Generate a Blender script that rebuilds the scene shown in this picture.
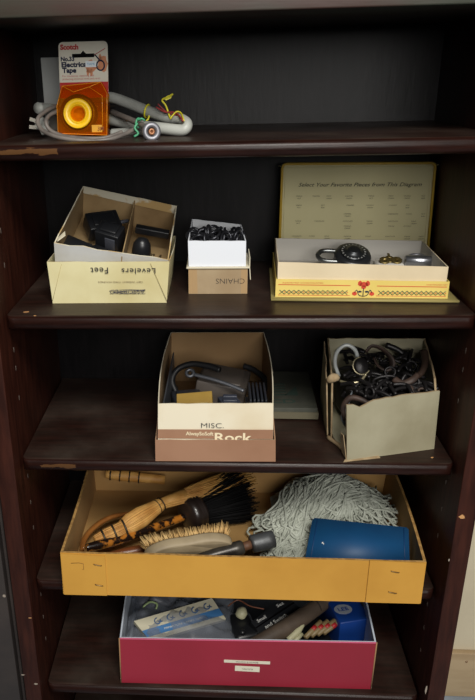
import bpy, bmesh, math, random
from mathutils import Vector, Matrix, noise
random.seed(7)
sc = bpy.context.scene
for o in list(bpy.data.objects): bpy.data.objects.remove(o)
V = Vector
PI = math.pi

# ---------------------------------------------------------------- camera, world, light, exposure
cam = bpy.data.cameras.new('camera')
camo = bpy.data.objects.new('camera', cam)
sc.collection.objects.link(camo)
cam.sensor_fit = 'VERTICAL'; cam.sensor_height = 24.0
cam.lens = 720.326 * 24.0 / 700.0
cam.shift_x = (237.5 - 163.0) / 700.0
cam.shift_y = (380.5 - 350.0) / 700.0
right = V((0.99754071, 0.06626683, -0.02283082)); down = V((0.00494238, -0.39143255, -0.92019353)); fwd = V((-0.06991503, 0.91781766, -0.39079742))
M = Matrix((right, -down, -fwd)).transposed().to_4x4()
M.translation = V((-0.03134, -0.96892, 1.30807))
camo.matrix_world = M
cam.clip_start = 0.02
sc.camera = camo

w = bpy.data.worlds.new('world'); sc.world = w; w.use_nodes = True
w.node_tree.nodes['Background'].inputs[0].default_value = (0.9, 0.95, 1.0, 1)
w.node_tree.nodes['Background'].inputs[1].default_value = 0.028
def area(name, loc, target, size, power, col):
    l = bpy.data.lights.new(name, 'AREA'); l.shape = 'RECTANGLE'; l.size, l.size_y = size; l.energy = power; l.color = col
    o = bpy.data.objects.new(name, l); sc.collection.objects.link(o)
    o.location = loc; d = V(target) - V(loc); o.rotation_euler = d.to_track_quat('-Z', 'Y').to_euler()
    return o
area('front_fill', (0.55, -2.7, 1.85), (0.0, 0.1, 1.0), (1.4, 0.9), 38, (1.0, 0.975, 0.93))  # unseen low fill light, added for ambient front light on lid and top shelf
area('ceiling_lamp', (0.30, -1.75, 2.75), (0.0, 0.0, 0.85), (0.9, 0.6), 52, (1.0, 0.97, 0.90))
sc.view_settings.view_transform = 'Standard'; sc.view_settings.look = 'None'
sc.view_settings.exposure = 0.2; sc.view_settings.gamma = 1.0; sc.view_settings.use_curve_mapping = False

# ---------------------------------------------------------------- materials
def L(c):
    return tuple((x/255/12.92 if x/255 <= .04045 else ((x/255+.055)/1.055)**2.4) for x in c) + (1.0,)
_m = {}
def mat(name, col, rough=.6, col2=None, scale=30, stretch=(1,1,1), metal=0, bump=0, bscale=None, lo=.4, hi=.65, spec=.5, trans=0, alpha=1, coat=0):
    if name in _m: return _m[name]
    m = bpy.data.materials.new(name); m.use_nodes = True; nt = m.node_tree; b = nt.nodes['Principled BSDF']
    b.inputs['Base Color'].default_value = L(col); b.inputs['Roughness'].default_value = rough; b.inputs['Metallic'].default_value = metal
    b.inputs['Specular IOR Level'].default_value = spec; b.inputs['Transmission Weight'].default_value = trans; b.inputs['Alpha'].default_value = alpha
    b.inputs['Coat Weight'].default_value = coat
    tc = nt.nodes.new('ShaderNodeTexCoord'); mp = nt.nodes.new('ShaderNodeMapping'); mp.inputs['Scale'].default_value = stretch
    nt.links.new(tc.outputs['Object'], mp.inputs[0])
    if col2 is not None:
        n = nt.nodes.new('ShaderNodeTexNoise'); n.inputs['Scale'].default_value = scale; n.inputs['Detail'].default_value = 5
        r = nt.nodes.new('ShaderNodeValToRGB'); r.color_ramp.elements[0].position = lo; r.color_ramp.elements[1].position = hi
        r.color_ramp.elements[0].color = L(col); r.color_ramp.elements[1].color = L(col2)
        nt.links.new(mp.outputs[0], n.inputs['Vector']); nt.links.new(n.outputs[0], r.inputs[0]); nt.links.new(r.outputs[0], b.inputs['Base Color'])
    if bump:
        n2 = nt.nodes.new('ShaderNodeTexNoise'); n2.inputs['Scale'].default_value = bscale or scale*3; n2.inputs['Detail'].default_value = 4
        bp = nt.nodes.new('ShaderNodeBump'); bp.inputs['Strength'].default_value = bump; bp.inputs['Distance'].default_value = .002
        nt.links.new(mp.outputs[0], n2.inputs['Vector']); nt.links.new(n2.outputs[0], bp.inputs['Height']); nt.links.new(bp.outputs[0], b.inputs['Normal'])
    _m[name] = m; return m

def wood(name, col, col2, rough=.35, worn=None, dust=0, wcol=(170,110,60), grain=(1, 8, 8)):
    """varnished wood: streaks along x, dust film on top, optional worn band on the front edge"""
    m = mat(name, col, rough, col2, 14, grain, bump=.12, bscale=30, lo=.35, hi=.7, spec=.19)
    nt = m.node_tree; b = nt.nodes['Principled BSDF']; ramp = [n for n in nt.nodes if n.type == 'VALTORGB'][0]
    out = ramp.outputs[0]; tc = [n for n in nt.nodes if n.type == 'TEX_COORD'][0]
    def math_(op, a, bb=None, c=None):
        n = nt.nodes.new('ShaderNodeMath'); n.operation = op
        for i, v in enumerate((a, bb, c)):
            if v is None: continue
            if isinstance(v, (int, float)): n.inputs[i].default_value = v
            else: nt.links.new(v, n.inputs[i])
        return n.outputs[0]
    def mix(f, a, colr):
        n = nt.nodes.new('ShaderNodeMix'); n.data_type = 'RGBA'; nt.links.new(f, n.inputs[0]); nt.links.new(a, n.inputs[6]); n.inputs[7].default_value = L(colr); return n.outputs[2]
    if dust:
        g = nt.nodes.new('ShaderNodeNewGeometry'); s = nt.nodes.new('ShaderNodeSeparateXYZ'); nt.links.new(g.outputs['Normal'], s.inputs[0])
        n = nt.nodes.new('ShaderNodeTexNoise'); n.inputs['Scale'].default_value = 9; n.inputs['Detail'].default_value = 6; nt.links.new(tc.outputs['Object'], n.inputs['Vector'])
        up = math_('GREATER_THAN', s.outputs[2], .9)
        f = math_('MULTIPLY', math_('MULTIPLY', up, math_('MULTIPLY', n.outputs[0], math_('MULTIPLY', n.outputs[0], n.outputs[0]))), dust*4)
        out = mix(f, out, (104, 94, 84))
        nr = math_('MULTIPLY_ADD', f, .7, rough); nt.links.new(nr, b.inputs['Roughness'])
    if worn:
        x0, x1, z0, z1 = worn
        s = nt.nodes.new('ShaderNodeSeparateXYZ'); nt.links.new(tc.outputs['Object'], s.inputs[0])
        n = nt.nodes.new('ShaderNodeTexNoise'); n.inputs['Scale'].default_value = 70; n.inputs['Detail'].default_value = 5
        mp = nt.nodes.new('ShaderNodeMapping'); mp.inputs['Scale'].default_value = (.35, 1, 2); nt.links.new(tc.outputs['Object'], mp.inputs[0]); nt.links.new(mp.outputs[0], n.inputs['Vector'])
        nz = math_('MULTIPLY_ADD', n.outputs[0], .016, -.008)
        z = math_('ADD', s.outputs[2], nz); x = math_('ADD', s.outputs[0], nz)
        f = math_('MULTIPLY', math_('MULTIPLY', math_('GREATER_THAN', z, z0), math_('LESS_THAN', z, z1)), math_('MULTIPLY', math_('GREATER_THAN', x, x0), math_('LESS_THAN', x, x1)))
        f = math_('MULTIPLY', f, math_('LESS_THAN', s.outputs[1], .008)); f = math_('MULTIPLY', f, .5)
        out = mix(f, out, wcol)
    nt.links.new(out, b.inputs['Base Color'])
    return m

WOOD = wood('mahogany', (40, 17, 11), (60, 29, 20), .45, grain=(8, 8, 1))
SHELF1 = wood('mahogany_shelf_worn_left', (24, 10, 7), (40, 19, 14), .32, worn=(-.312, -.235, -.0125, -.005), dust=.22, wcol=(112, 78, 46))
SHELF = wood('mahogany_shelf', (24, 10, 7), (40, 19, 14), .32, dust=.20)
SHELF3 = wood('mahogany_shelf_worn_thin', (24, 10, 7), (40, 19, 14), .32, worn=(-.30, -.245, -.013, -.007), dust=.20, wcol=(112, 78, 46))
TOPW = mat('top_board_worn', (46, 48, 38), .5, (54, 30, 23), 4, (1, 6, 6), bump=.2)
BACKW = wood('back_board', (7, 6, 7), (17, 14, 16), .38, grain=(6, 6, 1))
SCUFF = mat('bare_wood_scuff', (190, 140, 90), .7)
PALE = mat('pale_scuff', (150, 138, 125), .7)
EMPTYHOLE = mat('peg_metal', (96, 84, 76), .6)
DARKCAB = mat('charcoal_paint', (44, 38, 36), .55, (56, 48, 44), 12, bump=.3)
WALLM = mat('beige_plaster', (196, 184, 158), .9, (206, 194, 168), 6, bump=.1)
BASEM = mat('pale_pine', (176, 154, 122), .7, (160, 136, 104), 5, (1, 1, 6))
FLOORM = mat('grey_floor', (150, 160, 172), .6, (130, 140, 150), 8)
def ink(name, c, r=.8): return mat(name, c, r)
BLACKINK = ink('black_ink', (30, 30, 34)); 

# ---------------------------------------------------------------- mesh helpers
def frame(u, v=None):
    u = V(u).normalized()
    v = V(v) if v is not None else (V((0,0,1)) if abs(u.z) < .9 else V((0,1,0)))
    n = u.cross(v).normalized(); v = n.cross(u).normalized()
    return u, v, n
def smooth(pts, k=6, closed=False):
    pts = [V(p) for p in pts]; n = len(pts); out = []
    rng = range(n if closed else n-1)
    for i in rng:
        if closed: p0, p1, p2, p3 = (pts[(i+j-1) % n] for j in range(4))
        else: p0, p1, p2, p3 = pts[max(i-1,0)], pts[i], pts[i+1], pts[min(i+2,n-1)]
        for q in range(k):
            t = q/k
            out.append(.5*((2*p1)+(p2-p0)*t+(2*p0-5*p1+4*p2-p3)*t*t+(3*p1-p0-3*p2+p3)*t**3))
    if not closed: out.append(pts[-1])
    return out
def lerpl(vals, t):
    if len(vals) == 1: return vals[0]
    x = t*(len(vals)-1); i = min(int(x), len(vals)-2); return vals[i]+(vals[i+1]-vals[i])*(x-i)

class MB:
    def __init__(s): s.v = []; s.f = []; s.mi = []; s.sm = []
    def add(s, vs, fs, mi=0, sm=False):
        o = len(s.v); s.v += [V(p) for p in vs]
        for f in fs: s.f.append([i+o for i in f]); s.mi.append(mi); s.sm.append(sm)
        return s
    def bm(s, bm, mi=0, sm=False, T=None):
        bm.verts.ensure_lookup_table(); bm.verts.index_update()
        s.add([(T @ v.co if T else v.co) for v in bm.verts], [[v.index for v in f.verts] for f in bm.faces], mi, sm); bm.free(); return s
    def box(s, c, size, R=None, bev=0, mi=0, sm=False):
        b = bmesh.new(); bmesh.ops.create_cube(b, size=1)
        for v in b.verts: v.co = V((v.co.x*size[0], v.co.y*size[1], v.co.z*size[2]))
        if bev: bmesh.ops.bevel(b, geom=list(b.edges), offset=bev, segments=3, affect='EDGES', profile=.5)
        T = Matrix.Translation(V(c)) @ (R.to_4x4() if R else Matrix.Identity(4))
        return s.bm(b, mi, sm or bev > 0, T)
    def span(s, x0, x1, y0, y1, z0, z1, bev=0, mi=0):
        return s.box(((x0+x1)/2, (y0+y1)/2, (z0+z1)/2), (x1-x0, y1-y0, z1-z0), bev=bev, mi=mi)
    def bar(s, a, b, wd, th, up=(0,0,1), bev=0, mi=0):
        a, b = V(a), V(b); u, v, n = frame(b-a, up)
        R = Matrix((u, n, v)).transposed()
        return s.box((a+b)/2, ((b-a).length, wd, th), R, bev, mi)
    def tube(s, pts, r, seg=8, closed=False, k=0, mi=0, flat=1):
        if k: pts = smooth(pts, k, closed)
        pts = [V(p) for p in pts]; n = len(pts); rs = r if isinstance(r, (list, tuple)) else [r]
        vs, fs = [], []; nrm = None
        for i, p in enumerate(pts):
            t = (pts[(i+1) % n]-pts[i-1]) if closed else (pts[min(i+1,n-1)]-pts[max(i-1,0)])
            if t.length < 1e-9: t = V((0,0,1))
            t.normalize()
            if nrm is None: nrm = t.orthogonal().normalized()
            else:
                nrm = (nrm - t*nrm.dot(t))
                nrm = nrm.normalized() if nrm.length > 1e-6 else t.orthogonal().normalized()
            bn = t.cross(nrm); rr = lerpl(rs, i/max(n-1,1))
            for j in range(seg):
                a = 2*PI*j/seg; vs.append(p + nrm*math.cos(a)*rr + bn*math.sin(a)*rr*flat)
        for i in range(n if closed else n-1):
            for j in range(seg):
                a, b = i*seg+j, i*seg+(j+1) % seg; c, d = ((i+1) % n)*seg+(j+1) % seg, ((i+1) % n)*seg+j
                fs.append([a, b, c, d])
        if not closed: fs.append(list(range(seg))[::-1]); fs.append([(n-1)*seg+j for j in range(seg)])
        return s.add(vs, fs, mi, True)
    def lathe(s, a, b, prof, seg=24, mi=0, sm=True, sc2=1.0):
        """prof: list of (t along a->b in metres, radius)"""
        a, b = V(a), V(b); u, v, n = frame(b-a); vs, fs = [], []
        for t, r in prof:
            for j in range(seg):
                an = 2*PI*j/seg; vs.append(a + u*t + v*math.cos(an)*r + n*math.sin(an)*r*sc2)
        m = len(prof)
        for i in range(m-1):
            for j in range(seg): fs.append([i*seg+j, i*seg+(j+1) % seg, (i+1)*seg+(j+1) % seg, (i+1)*seg+j])
        if prof[0][1] > 1e-6: fs.append(list(range(seg)))
        if prof[-1][1] > 1e-6: fs.append([(m-1)*seg+j for j in range(seg)][::-1])
        return s.add(vs, fs, mi, sm)
    def prism(s, poly, o, u, v, th, mi=0, sm=False):
        """polygon in (u,v) plane at o, thickness th along u x v (backwards)"""
        o, u, v = V(o), V(u), V(v); n = u.cross(v).normalized(); m = len(poly)
        vs = [o+u*p[0]+v*p[1] for p in poly] + [o+u*p[0]+v*p[1]-n*th for p in poly]
        fs = [list(range(m)), list(range(2*m-1, m-1, -1))] + [[i, m+i, m+(i+1) % m, (i+1) % m] for i in range(m)]
        return s.add(vs, fs, mi, sm)
    def slab(s, q, th, mi=0):
        a, b, c, d = [V(p) for p in q]; n = (b-a).cross(d-a).normalized()*th
        return s.add([a,b,c,d,a-n,b-n,c-n,d-n], [[0,1,2,3],[7,6,5,4],[0,4,5,1],[1,5,6,2],[2,6,7,3],[3,7,4,0]], mi)
    def text(s, t, o, u, v, size, width=None, bold=0, shear=0, ex=.00015, mi=0, spacing=1):
        c = bpy.data.curves.new('t', 'FONT'); c.body = t; c.size = 1; c.offset = bold; c.shear = shear; c.resolution_u = 3; c.space_character = spacing
        ob = bpy.data.objects.new('t', c); me = bpy.data.meshes.new_from_object(ob)
        if not me.vertices: return s
        xs = [p.co.x for p in me.vertices]; ys = [p.co.y for p in me.vertices]
        cx, cy = (min(xs)+max(xs))/2, (min(ys)+max(ys))/2
        sy = size/.72; sx = width/(max(xs)-min(xs)) if width else sy
        u, v = V(u).normalized(), V(v).normalized(); n = u.cross(v); o = V(o)
        s.add([o+u*(p.co.x-cx)*sx+v*(p.co.y-cy)*sy+n*ex for p in me.vertices], [list(p.vertices) for p in me.polygons], mi)
        bpy.data.objects.remove(ob); bpy.data.curves.remove(c); bpy.data.meshes.remove(me)
        return s
    def ring(s, c, axis, R, r, sx=1, seg=22, mi=0, ref=None, arc=1.0):
        u, v, n = frame(axis, ref); c = V(c)
        if arc >= 1: return s.tube([c+v*math.cos(2*PI*i/seg)*R*sx+n*math.sin(2*PI*i/seg)*R for i in range(seg)], r, 8, True, mi=mi)
        return s.tube([c+v*math.cos(2*PI*arc*i/seg)*R*sx+n*math.sin(2*PI*arc*i/seg)*R for i in range(seg+1)], r, 8, mi=mi)

ABS = {}
def link(o): sc.collection.objects.link(o)
def tag(o, label=None, cat=None, group=None, kind=None):
    if label: o['label'] = label
    if cat: o['category'] = cat
    if group: o['group'] = group
    if kind: o['kind'] = kind
    return o
def thing(name, loc, label, cat, group=None):
    o = bpy.data.objects.new(name, None); o.empty_display_size = .03; link(o); o.location = loc; ABS[o.name] = V(loc)
    return tag(o, label, cat, group)
def obj(name, mb, m, parent=None, loc=None, weld=False, uv=None):
    base = ABS[parent.name] if parent else (V(loc) if loc else V((0,0,0)))
    if parent is None and loc is None and mb.v:
        xs = [p.x for p in mb.v]; ys = [p.y for p in mb.v]; base = V(((min(xs)+max(xs))/2, (min(ys)+max(ys))/2, min(p.z for p in mb.v)))
    me = bpy.data.meshes.new(name); me.from_pydata([p-base for p in mb.v], [], mb.f)
    ms = m if isinstance(m, (list, tuple)) else [m]
    for x in ms: me.materials.append(x)
    for p, mi, sm in zip(me.polygons, mb.mi, mb.sm): p.material_index = min(mi, len(ms)-1); p.use_smooth = sm
    b = bmesh.new(); b.from_mesh(me); bmesh.ops.recalc_face_normals(b, faces=b.faces); b.to_mesh(me); b.free()
    me.update()
    o = bpy.data.objects.new(name, me); link(o)
    if parent: o.parent = parent
    else: o.location = base
    ABS[o.name] = base
    return o
def single(name, mb, m, label, cat, group=None, kind=None):
    return tag(obj(name, mb, m), label, cat, group, kind)
def structure(name, mb, m): return tag(obj(name, mb, m), kind='structure')

def open_box(mb, bot, top, t=.0018, n=8, bow=(0,0,0,0), wob=.0006, floor=None, mo=0, mi_=1, mr=2, seed=0, dips=None):
    """open carton: bot/top = four corners (front-left, front-right, back-right, back-left)"""
    bot = [V(p) for p in bot]; top = [V(p) for p in top]
    def ins(c, i):
        a = (c[(i+1) % 4]-c[i]).normalized(); b = (c[i-1]-c[i]).normalized(); return c[i]+(a+b)*t
    bi = [ins(bot, i)+V((0,0,t)) for i in range(4)]; ti = [ins(top, i) for i in range(4)]
    cen = sum(bot, V())/4
    OB, OT, IB, IT = [], [], [], []
    for i in range(4):
        j = (i+1) % 4; e = (bot[j]-bot[i]).normalized(); out = V((e.y, -e.x, 0)).normalized()
        for k in range(n):
            f = k/n; bw = out*bow[i]*math.sin(PI*f)
            wz = V((0,0, noise.noise(V((i*3.1+f*6+seed, seed, 0)))*wob*2)) if 0 < k else V()
            if dips and (i in dips): wz += V((0,0,-dips[i](f)))
            OB.append(bot[i].lerp(bot[j], f)); OT.append(top[i].lerp(top[j], f)+bw+wz)
            IB.append(bi[i].lerp(bi[j], f)); IT.append(ti[i].lerp(ti[j], f)+bw+wz)
    N = 4*n; vs = OB+OT+IB+IT
    for i in range(N):
        j = (i+1) % N
        mb.add([OB[i],OB[j],OT[j],OT[i]], [[0,1,2,3]], mo); mb.add([OT[i],OT[j],IT[j],IT[i]], [[0,1,2,3]], mr); mb.add([IB[i],IT[i],IT[j],IB[j]], [[0,1,2,3]], mi_)
    mb.add(OB, [list(range(N))[::-1]], mo); mb.add(IB, [list(range(N))], mi_)
    return mb

# ================================================================ the room
structure('wall_back', MB().span(-1.5, 2.5, .40, .45, -.10, 2.9), WALLM)
structure('baseboard_back', MB().span(.372, 2.5, .385, .40, -.10, .035, bev=.002), BASEM)
structure('floor', MB().span(-1.5, 2.5, -3.0, .40, -.12, -.10), FLOORM)
scr = MB()
scr.lathe((0.5701, 0.3850, 0.0116), (0.5679, 0.3800, 0.0164), [(0, .003), (.001, .003), (.0014, .001)], 12)
structure('trim_1', scr, mat('screw_head', (120, 90, 60), .5))

# ================================================================ the bookcase
bc = thing('bookcase', (0, 0, -.10), 'dark mahogany open bookcase holding all the boxes on its shelves', 'bookcase')
for s in (-1, 1):
    sp = obj('side_panel', MB().span(min(s*.333, s*.361), max(s*.333, s*.361), -.03, .345, -.10, 1.3735, bev=.0012), WOOD, bc)
    for z in [1.16, 1.11, 1.06, .93, .90, .85, .71, .66, .61, .47, .42, .37]:
        c = V((s*.3328, .035, z))
        obj('peg_hole', MB().prism([(math.cos(a)*.0016, math.sin(a)*.0042) for a in [k*PI/5 for k in range(10)]], c - V((s*.0002, 0, 0)), (0, -s, 0), (0, 0, 1), .0006), EMPTYHOLE, sp)
    if s == -1:
        marks = [((-0.3366, -0.0302, 0.4739), .0035, .0012, SCUFF), ((-0.3400, -0.0302, 0.3272), .004, .0025, PALE), ((-0.3612, -0.0302, 0.3471), .004, .0015, PALE)]
    else:
        marks = [((0.3405, -0.0302, 0.6888), .005, .004, SCUFF), ((0.3282, -0.0302, 0.3442), .002, .010, PALE), ((0.3317, -0.0302, 0.6104), .0012, .003, PALE)]
    for c, a_, b_, mm in marks:
        poly = [(math.cos(k*PI/7)*a_*random.uniform(.6, 1.1), math.sin(k*PI/7)*b_*random.uniform(.6, 1.1)) for k in range(14)]
        obj('worn_patch', MB().prism(poly, c, (1, 0, 0), (0, 0, 1), .0003), mm, sp)
obj('back_panel', MB().span(-.333, .333, .33, .342, -.10, 1.3735), BACKW, bc)
obj('top_board', MB().span(-.40, .40, -.032, .345, 1.3735, 1.398, bev=.002), TOPW, bc)
obj('plinth', MB().span(-.333, .333, -.02, 0, -.10, -.03), WOOD, bc)
def shelf_mb(z, T=.021):
    r = T/2; prof = [(.3295, 0), (r*.9, 0)] + [(r*.9 - r*.9*math.sin(a), -r + r*math.cos(a)) for a in [k*PI/8 for k in range(1, 8)]] + [(r*.9, -T), (.3295, -T)]
    b = MB(); n = len(prof); xs = [-.330, -.3285, -.325, -.318, .318, .325, .3285, .330]; ins = [.012, .0065, .0022, 0, 0, .0022, .0065, .012]; vs = []
    for x, q in zip(xs, ins):
        for y, zz in prof: vs.append((x, max(y, q) if y < .2 else y, z+zz))
    fs = []
    for i in range(len(xs)-1):
        for j in range(n): fs.append([i*n+j, i*n+(j+1) % n, (i+1)*n+(j+1) % n, (i+1)*n+j])
    fs.append(list(range(n))); fs.append([(len(xs)-1)*n+j for j in range(n)][::-1])
    b.add(vs, fs, 0, False)
    for i, f in enumerate(fs[:-2]):
        if i % n in range(1, n-2): b.sm[i] = True
    return b
S1, S2, S3, S4, S5 = 1.228, .993, .7591, .5251, .2928
for z, m in ((S1, SHELF1), (S2, SHELF), (S3, SHELF3), (S4, SHELF), (S5, SHELF), (.06, SHELF)):
    o = obj('shelf', shelf_mb(z), m, bc)
    # the shelf's own origin at its top edge so that its wear stays with it
    d = V((0, 0, z+.10)); o.data.transform(Matrix.Translation(-d)); o.location = d; ABS[o.name] = V((0, 0, z))
    for (x, y, a_, b_) in {S3: [(.303,.018,.002,.0014), (.29,.05,.0018,.0014)], S2: [(-.305,.018,.004,.0014), (-.288,-.0,.0018,.001)]}.get(z, []):
        obj('wood_chip', MB().prism([(math.cos(k*PI/4)*a_, math.sin(k*PI/4)*b_) for k in range(8)], (x, y+.006, z+.0006), (1, .3, 0), (-.3, 1, 0), .0006), SCUFF, o)

cb = thing('cabinet', (-.66, 0, -.10), 'dark charcoal cabinet standing left of the bookcase', 'cabinet')
obj('carcass', MB().span(-.96, -.368, -.012, .345, -.10, 1.30, bev=.002), DARKCAB, cb)
obj('door', MB().span(-.95, -.372, -.03, -.012, -.05, 1.28, bev=.002), DARKCAB, cb)
obj('worn_patch', MB().prism([(math.cos(k*PI/5)*.003*random.uniform(.7,1.1), math.sin(k*PI/5)*.003*random.uniform(.7,1.1)) for k in range(10)], (-0.3760, -0.0302, 0.5186), (1,0,0), (0,0,1), .0004), PALE, cb)

# ================================================================ shelf 1: tape card, cables
CARD = mat('card_white', (205, 200, 184), .6); RED = ink('red_print', (176, 40, 40)); NAVY = ink('navy_print', (28, 34, 58))
AMBER = mat('amber_plastic', (226, 120, 10), .12, alpha=.30, spec=.6); nt_ = AMBER.node_tree; pb_ = nt_.nodes['Principled BSDF']; pb_.inputs['Alpha'].default_value = 1; tr_ = nt_.nodes.new('ShaderNodeBsdfTransparent'); tr_.inputs[0].default_value = (1.0, .80, .30, 1)
mx_ = nt_.nodes.new('ShaderNodeMixShader'); mx_.inputs[0].default_value = .10; nt_.links.new(tr_.outputs[0], mx_.inputs[1]); nt_.links.new(pb_.outputs[0], mx_.inputs[2]); nt_.links.new(mx_.outputs[0], nt_.nodes['Material Output'].inputs[0])
YEL = mat('yellow_core', (236, 190, 20), .35)
BLKTAPE = mat('black_vinyl', (22, 20, 20), .3)
tp = thing('tape_package', (-.217, .135, S1), 'blister card of electrical tape with a yellow core, leaning on the coiled hose', 'tape')
ca, cb_ = V((-.2525, .122, 1.2285)), V((-.1825, .122, 1.2285)); tilt = V((.0015, .018, .1262)).normalized()
U = V((1, 0, 0)); N = U.cross(tilt); HH = .1262; ORG = V((-.2185, .122, 1.2285))
def cp(x, h, d=0): return ORG + U*x + tilt*h + N*d      # d towards viewer
rc = []
for (cx, cy, a0) in ((.0350-.006, HH-.006, 0), (-.0350+.006, HH-.006, 90)):
    for k in range(5): a = math.radians(a0+k*22.5); rc.append((cx+.006*math.cos(a), cy+.006*math.sin(a)))
outer = [(-.035, .052), (.035, .052)] + rc
# card with a real hanging slot: left, right, top, bottom pieces around the slot
hs = [(-.016, .1105), (-.004, .1105), (0, .1145), (.004, .1105), (.016, .1105), (.016, .1055), (-.016, .1055)]
b = MB()
bmx = bmesh.new(); ov = [bmx.verts.new(cp(*p)) for p in outer]; hv = [bmx.verts.new(cp(*p)) for p in hs]
es = [bmx.edges.new((ov[i], ov[(i+1) % len(ov)])) for i in range(len(ov))] + [bmx.edges.new((hv[i], hv[(i+1) % len(hv)])) for i in range(len(hv))]
bmesh.ops.triangle_fill(bmx, use_beauty=True, edges=es)
g = bmesh.ops.extrude_face_region(bmx, geom=list(bmx.faces)); 
for v in [e for e in g['geom'] if isinstance(e, bmesh.types.BMVert)]: v.co -= N*.0006
b.bm(bmx); card = obj('backing_card', b, CARD, tp)
b = MB()
b.prism([(-.0348, .052), (.0348, .052), (.0348, .073), (-.0348, .073)], cp(0, 0, .0003), U, tilt, .0002)
obj('red_print_panel', b, RED, card)
obj('lettering', MB().text('Scotch', cp(-.0195, .1195, .0002), U, tilt, .0066, .026, bold=.05), RED, card)
b = MB(); b.text('No.33', cp(-.0225, .1040, .0002), U, tilt, .0056, .0195, bold=.05)
b.text('Electrical', cp(-.0125, .0965, .0002), U, tilt, .0066, .038, bold=.05); b.text('Tape', cp(-.0205, .0880, .0002), U, tilt, .0066, .0205, bold=.05)
obj('lettering', b, NAVY, card)
b = MB(); b.text('For insulating, repairing and', cp(-.008, .0812, .0002), U, tilt, .0024, .045); b.text('protecting electrical wires and cords', cp(-.0035, .0772, .0002), U, tilt, .0024, .054)
obj('lettering', b, RED, card)
SKIN = ink('printed_hand', (196, 132, 96)); 
def blob(cx, cy, rx, ry, n=14, ph=0, j=.12): return [(cx+rx*math.cos(2*PI*k/n)*(1+j*math.sin(3*k+ph)), cy+ry*math.sin(2*PI*k/n)*(1+j*math.cos(2*k+ph))) for k in range(n)]
b = MB(); b.prism(blob(.010, .0935, .0075, .0085), cp(0, 0, .0003), U, tilt, .0002); b.prism(blob(.0275, .0965, .0068, .011, ph=2), cp(0, 0, .0003), U, tilt, .0002)
for (x, h, rx, ry) in ((.006, .0865, .002, .005), (.011, .0855, .002, .005), (.019, .092, .005, .002), (.024, .1055, .002, .004)): b.prism(blob(x, h, rx, ry), cp(0, 0, .0003), U, tilt, .0002)
obj('printed_picture', b, SKIN, card)
b = MB(); b.tube([cp(.0245+.0055*math.cos(a), .0945+.0065*math.sin(a), .0004) for a in [k*PI/7 for k in range(14)]], .0011, 5, True); b.tube([cp(.0245, .10, .0004), cp(.017, .1085, .0004)], .0010, 5)
obj('printed_picture', b, NAVY, card)
b = MB(); b.tube([cp(.016, .1085, .0004), cp(.0315, .1165, .0004)], .0005, 5); obj('printed_picture', b, RED, card)
b = MB(); b.prism([(.003, .0925), (.0185, .0925), (.0185, .1005), (.003, .1005)], cp(0, 0, .0006), U, tilt, .0003)
stk = obj('price_sticker', b, mat('sticker_white', (215, 222, 226), .5), card)
obj('lettering', MB().text('TAPE', cp(.0107, .0965, .0006), U, tilt, .0030, .011), ink('cyan_print', (70, 150, 190)), stk)
# amber blister: faceted box with bevelled upper shoulders
poly = [(-.036, .003), (.034, -.0005), (.0355, .055), (.027, .070), (-.028, .066), (-.0365, .040)]
b = MB(); b.prism(poly, cp(0, 0, .0178), U, tilt, .0008)
for i in range(6):
    p, q = poly[i], poly[(i+1) % 6]
    b.slab([cp(p[0], p[1], .0178), cp(q[0], q[1], .0178), cp(q[0], q[1], .0005), cp(p[0], p[1], .0005)], .0008)
b.prism([(p_[0]*.97, p_[1]*.97+.0008) for p_ in poly], cp(0, 0, .0012), U, tilt, .0006)
b.prism([(-.0345, .0), (.035, .0), (.035, .004), (-.0345, .004)], cp(0, 0, .0188), U, tilt, .001)
obj('blister', b, AMBER, tp)
b = MB(); b.tube([cp(p_[0], p_[1], .0184) for p_ in poly], .0005, 5, True)  # yellow highlight lines painted as thin tubes along the blister's moulded edges
obj('edge_highlight', b, mat('amber_highlight', (236, 150, 24), .3), tp)
obj('edge_highlight', MB().tube([cp(-.028, .066, .0184), cp(-.012, .058, .0186), cp(.010, .064, .0186), cp(.027, .070, .0184)], .0005, 5), mat('amber_highlight', (236, 150, 24), .3), tp)
obj('edge_highlight', MB().tube([cp(.028, .004, .0186), cp(.0285, .052, .0186), cp(.010, .064, .0186)], .0004, 5), mat('amber_highlight', (236, 150, 24), .3), tp)
c0 = cp(-.007, .0290, .0015)
b = MB(); b.lathe(c0, c0+N, [(0, .0165), (0, .0268), (.012, .0268), (.012, .0165), (0, .0165)], 40); obj('tape_roll', b, BLKTAPE, tp)
b = MB(); b.lathe(c0, c0+N, [(.0005, .0095), (.0005, .0163), (.0128, .0165), (.0165, .0190), (.0185, .0205), (.0200, .0195), (.0192, .0150), (.0175, .0110), (.0135, .0095), (.0005, .0095)], 40)
b.ring(c0+N*.0188, N, .0125, .0006, seg=36); b.ring(c0+N*.0200, N, .0190, .0006, seg=36)
obj('tape_core', b, YEL, tp)
obj('lettering', MB().text('3M', cp(.0255, .0085, .0192), U, tilt, .006, .009, bold=.02), ink('amber_ink', (120, 60, 10)), tp)
obj('price_mark', MB().box(cp(.020, .0085, .0186), (.0145, .0008, .010)), mat('gold_foil', (210, 150, 40), .4), tp)

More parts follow.
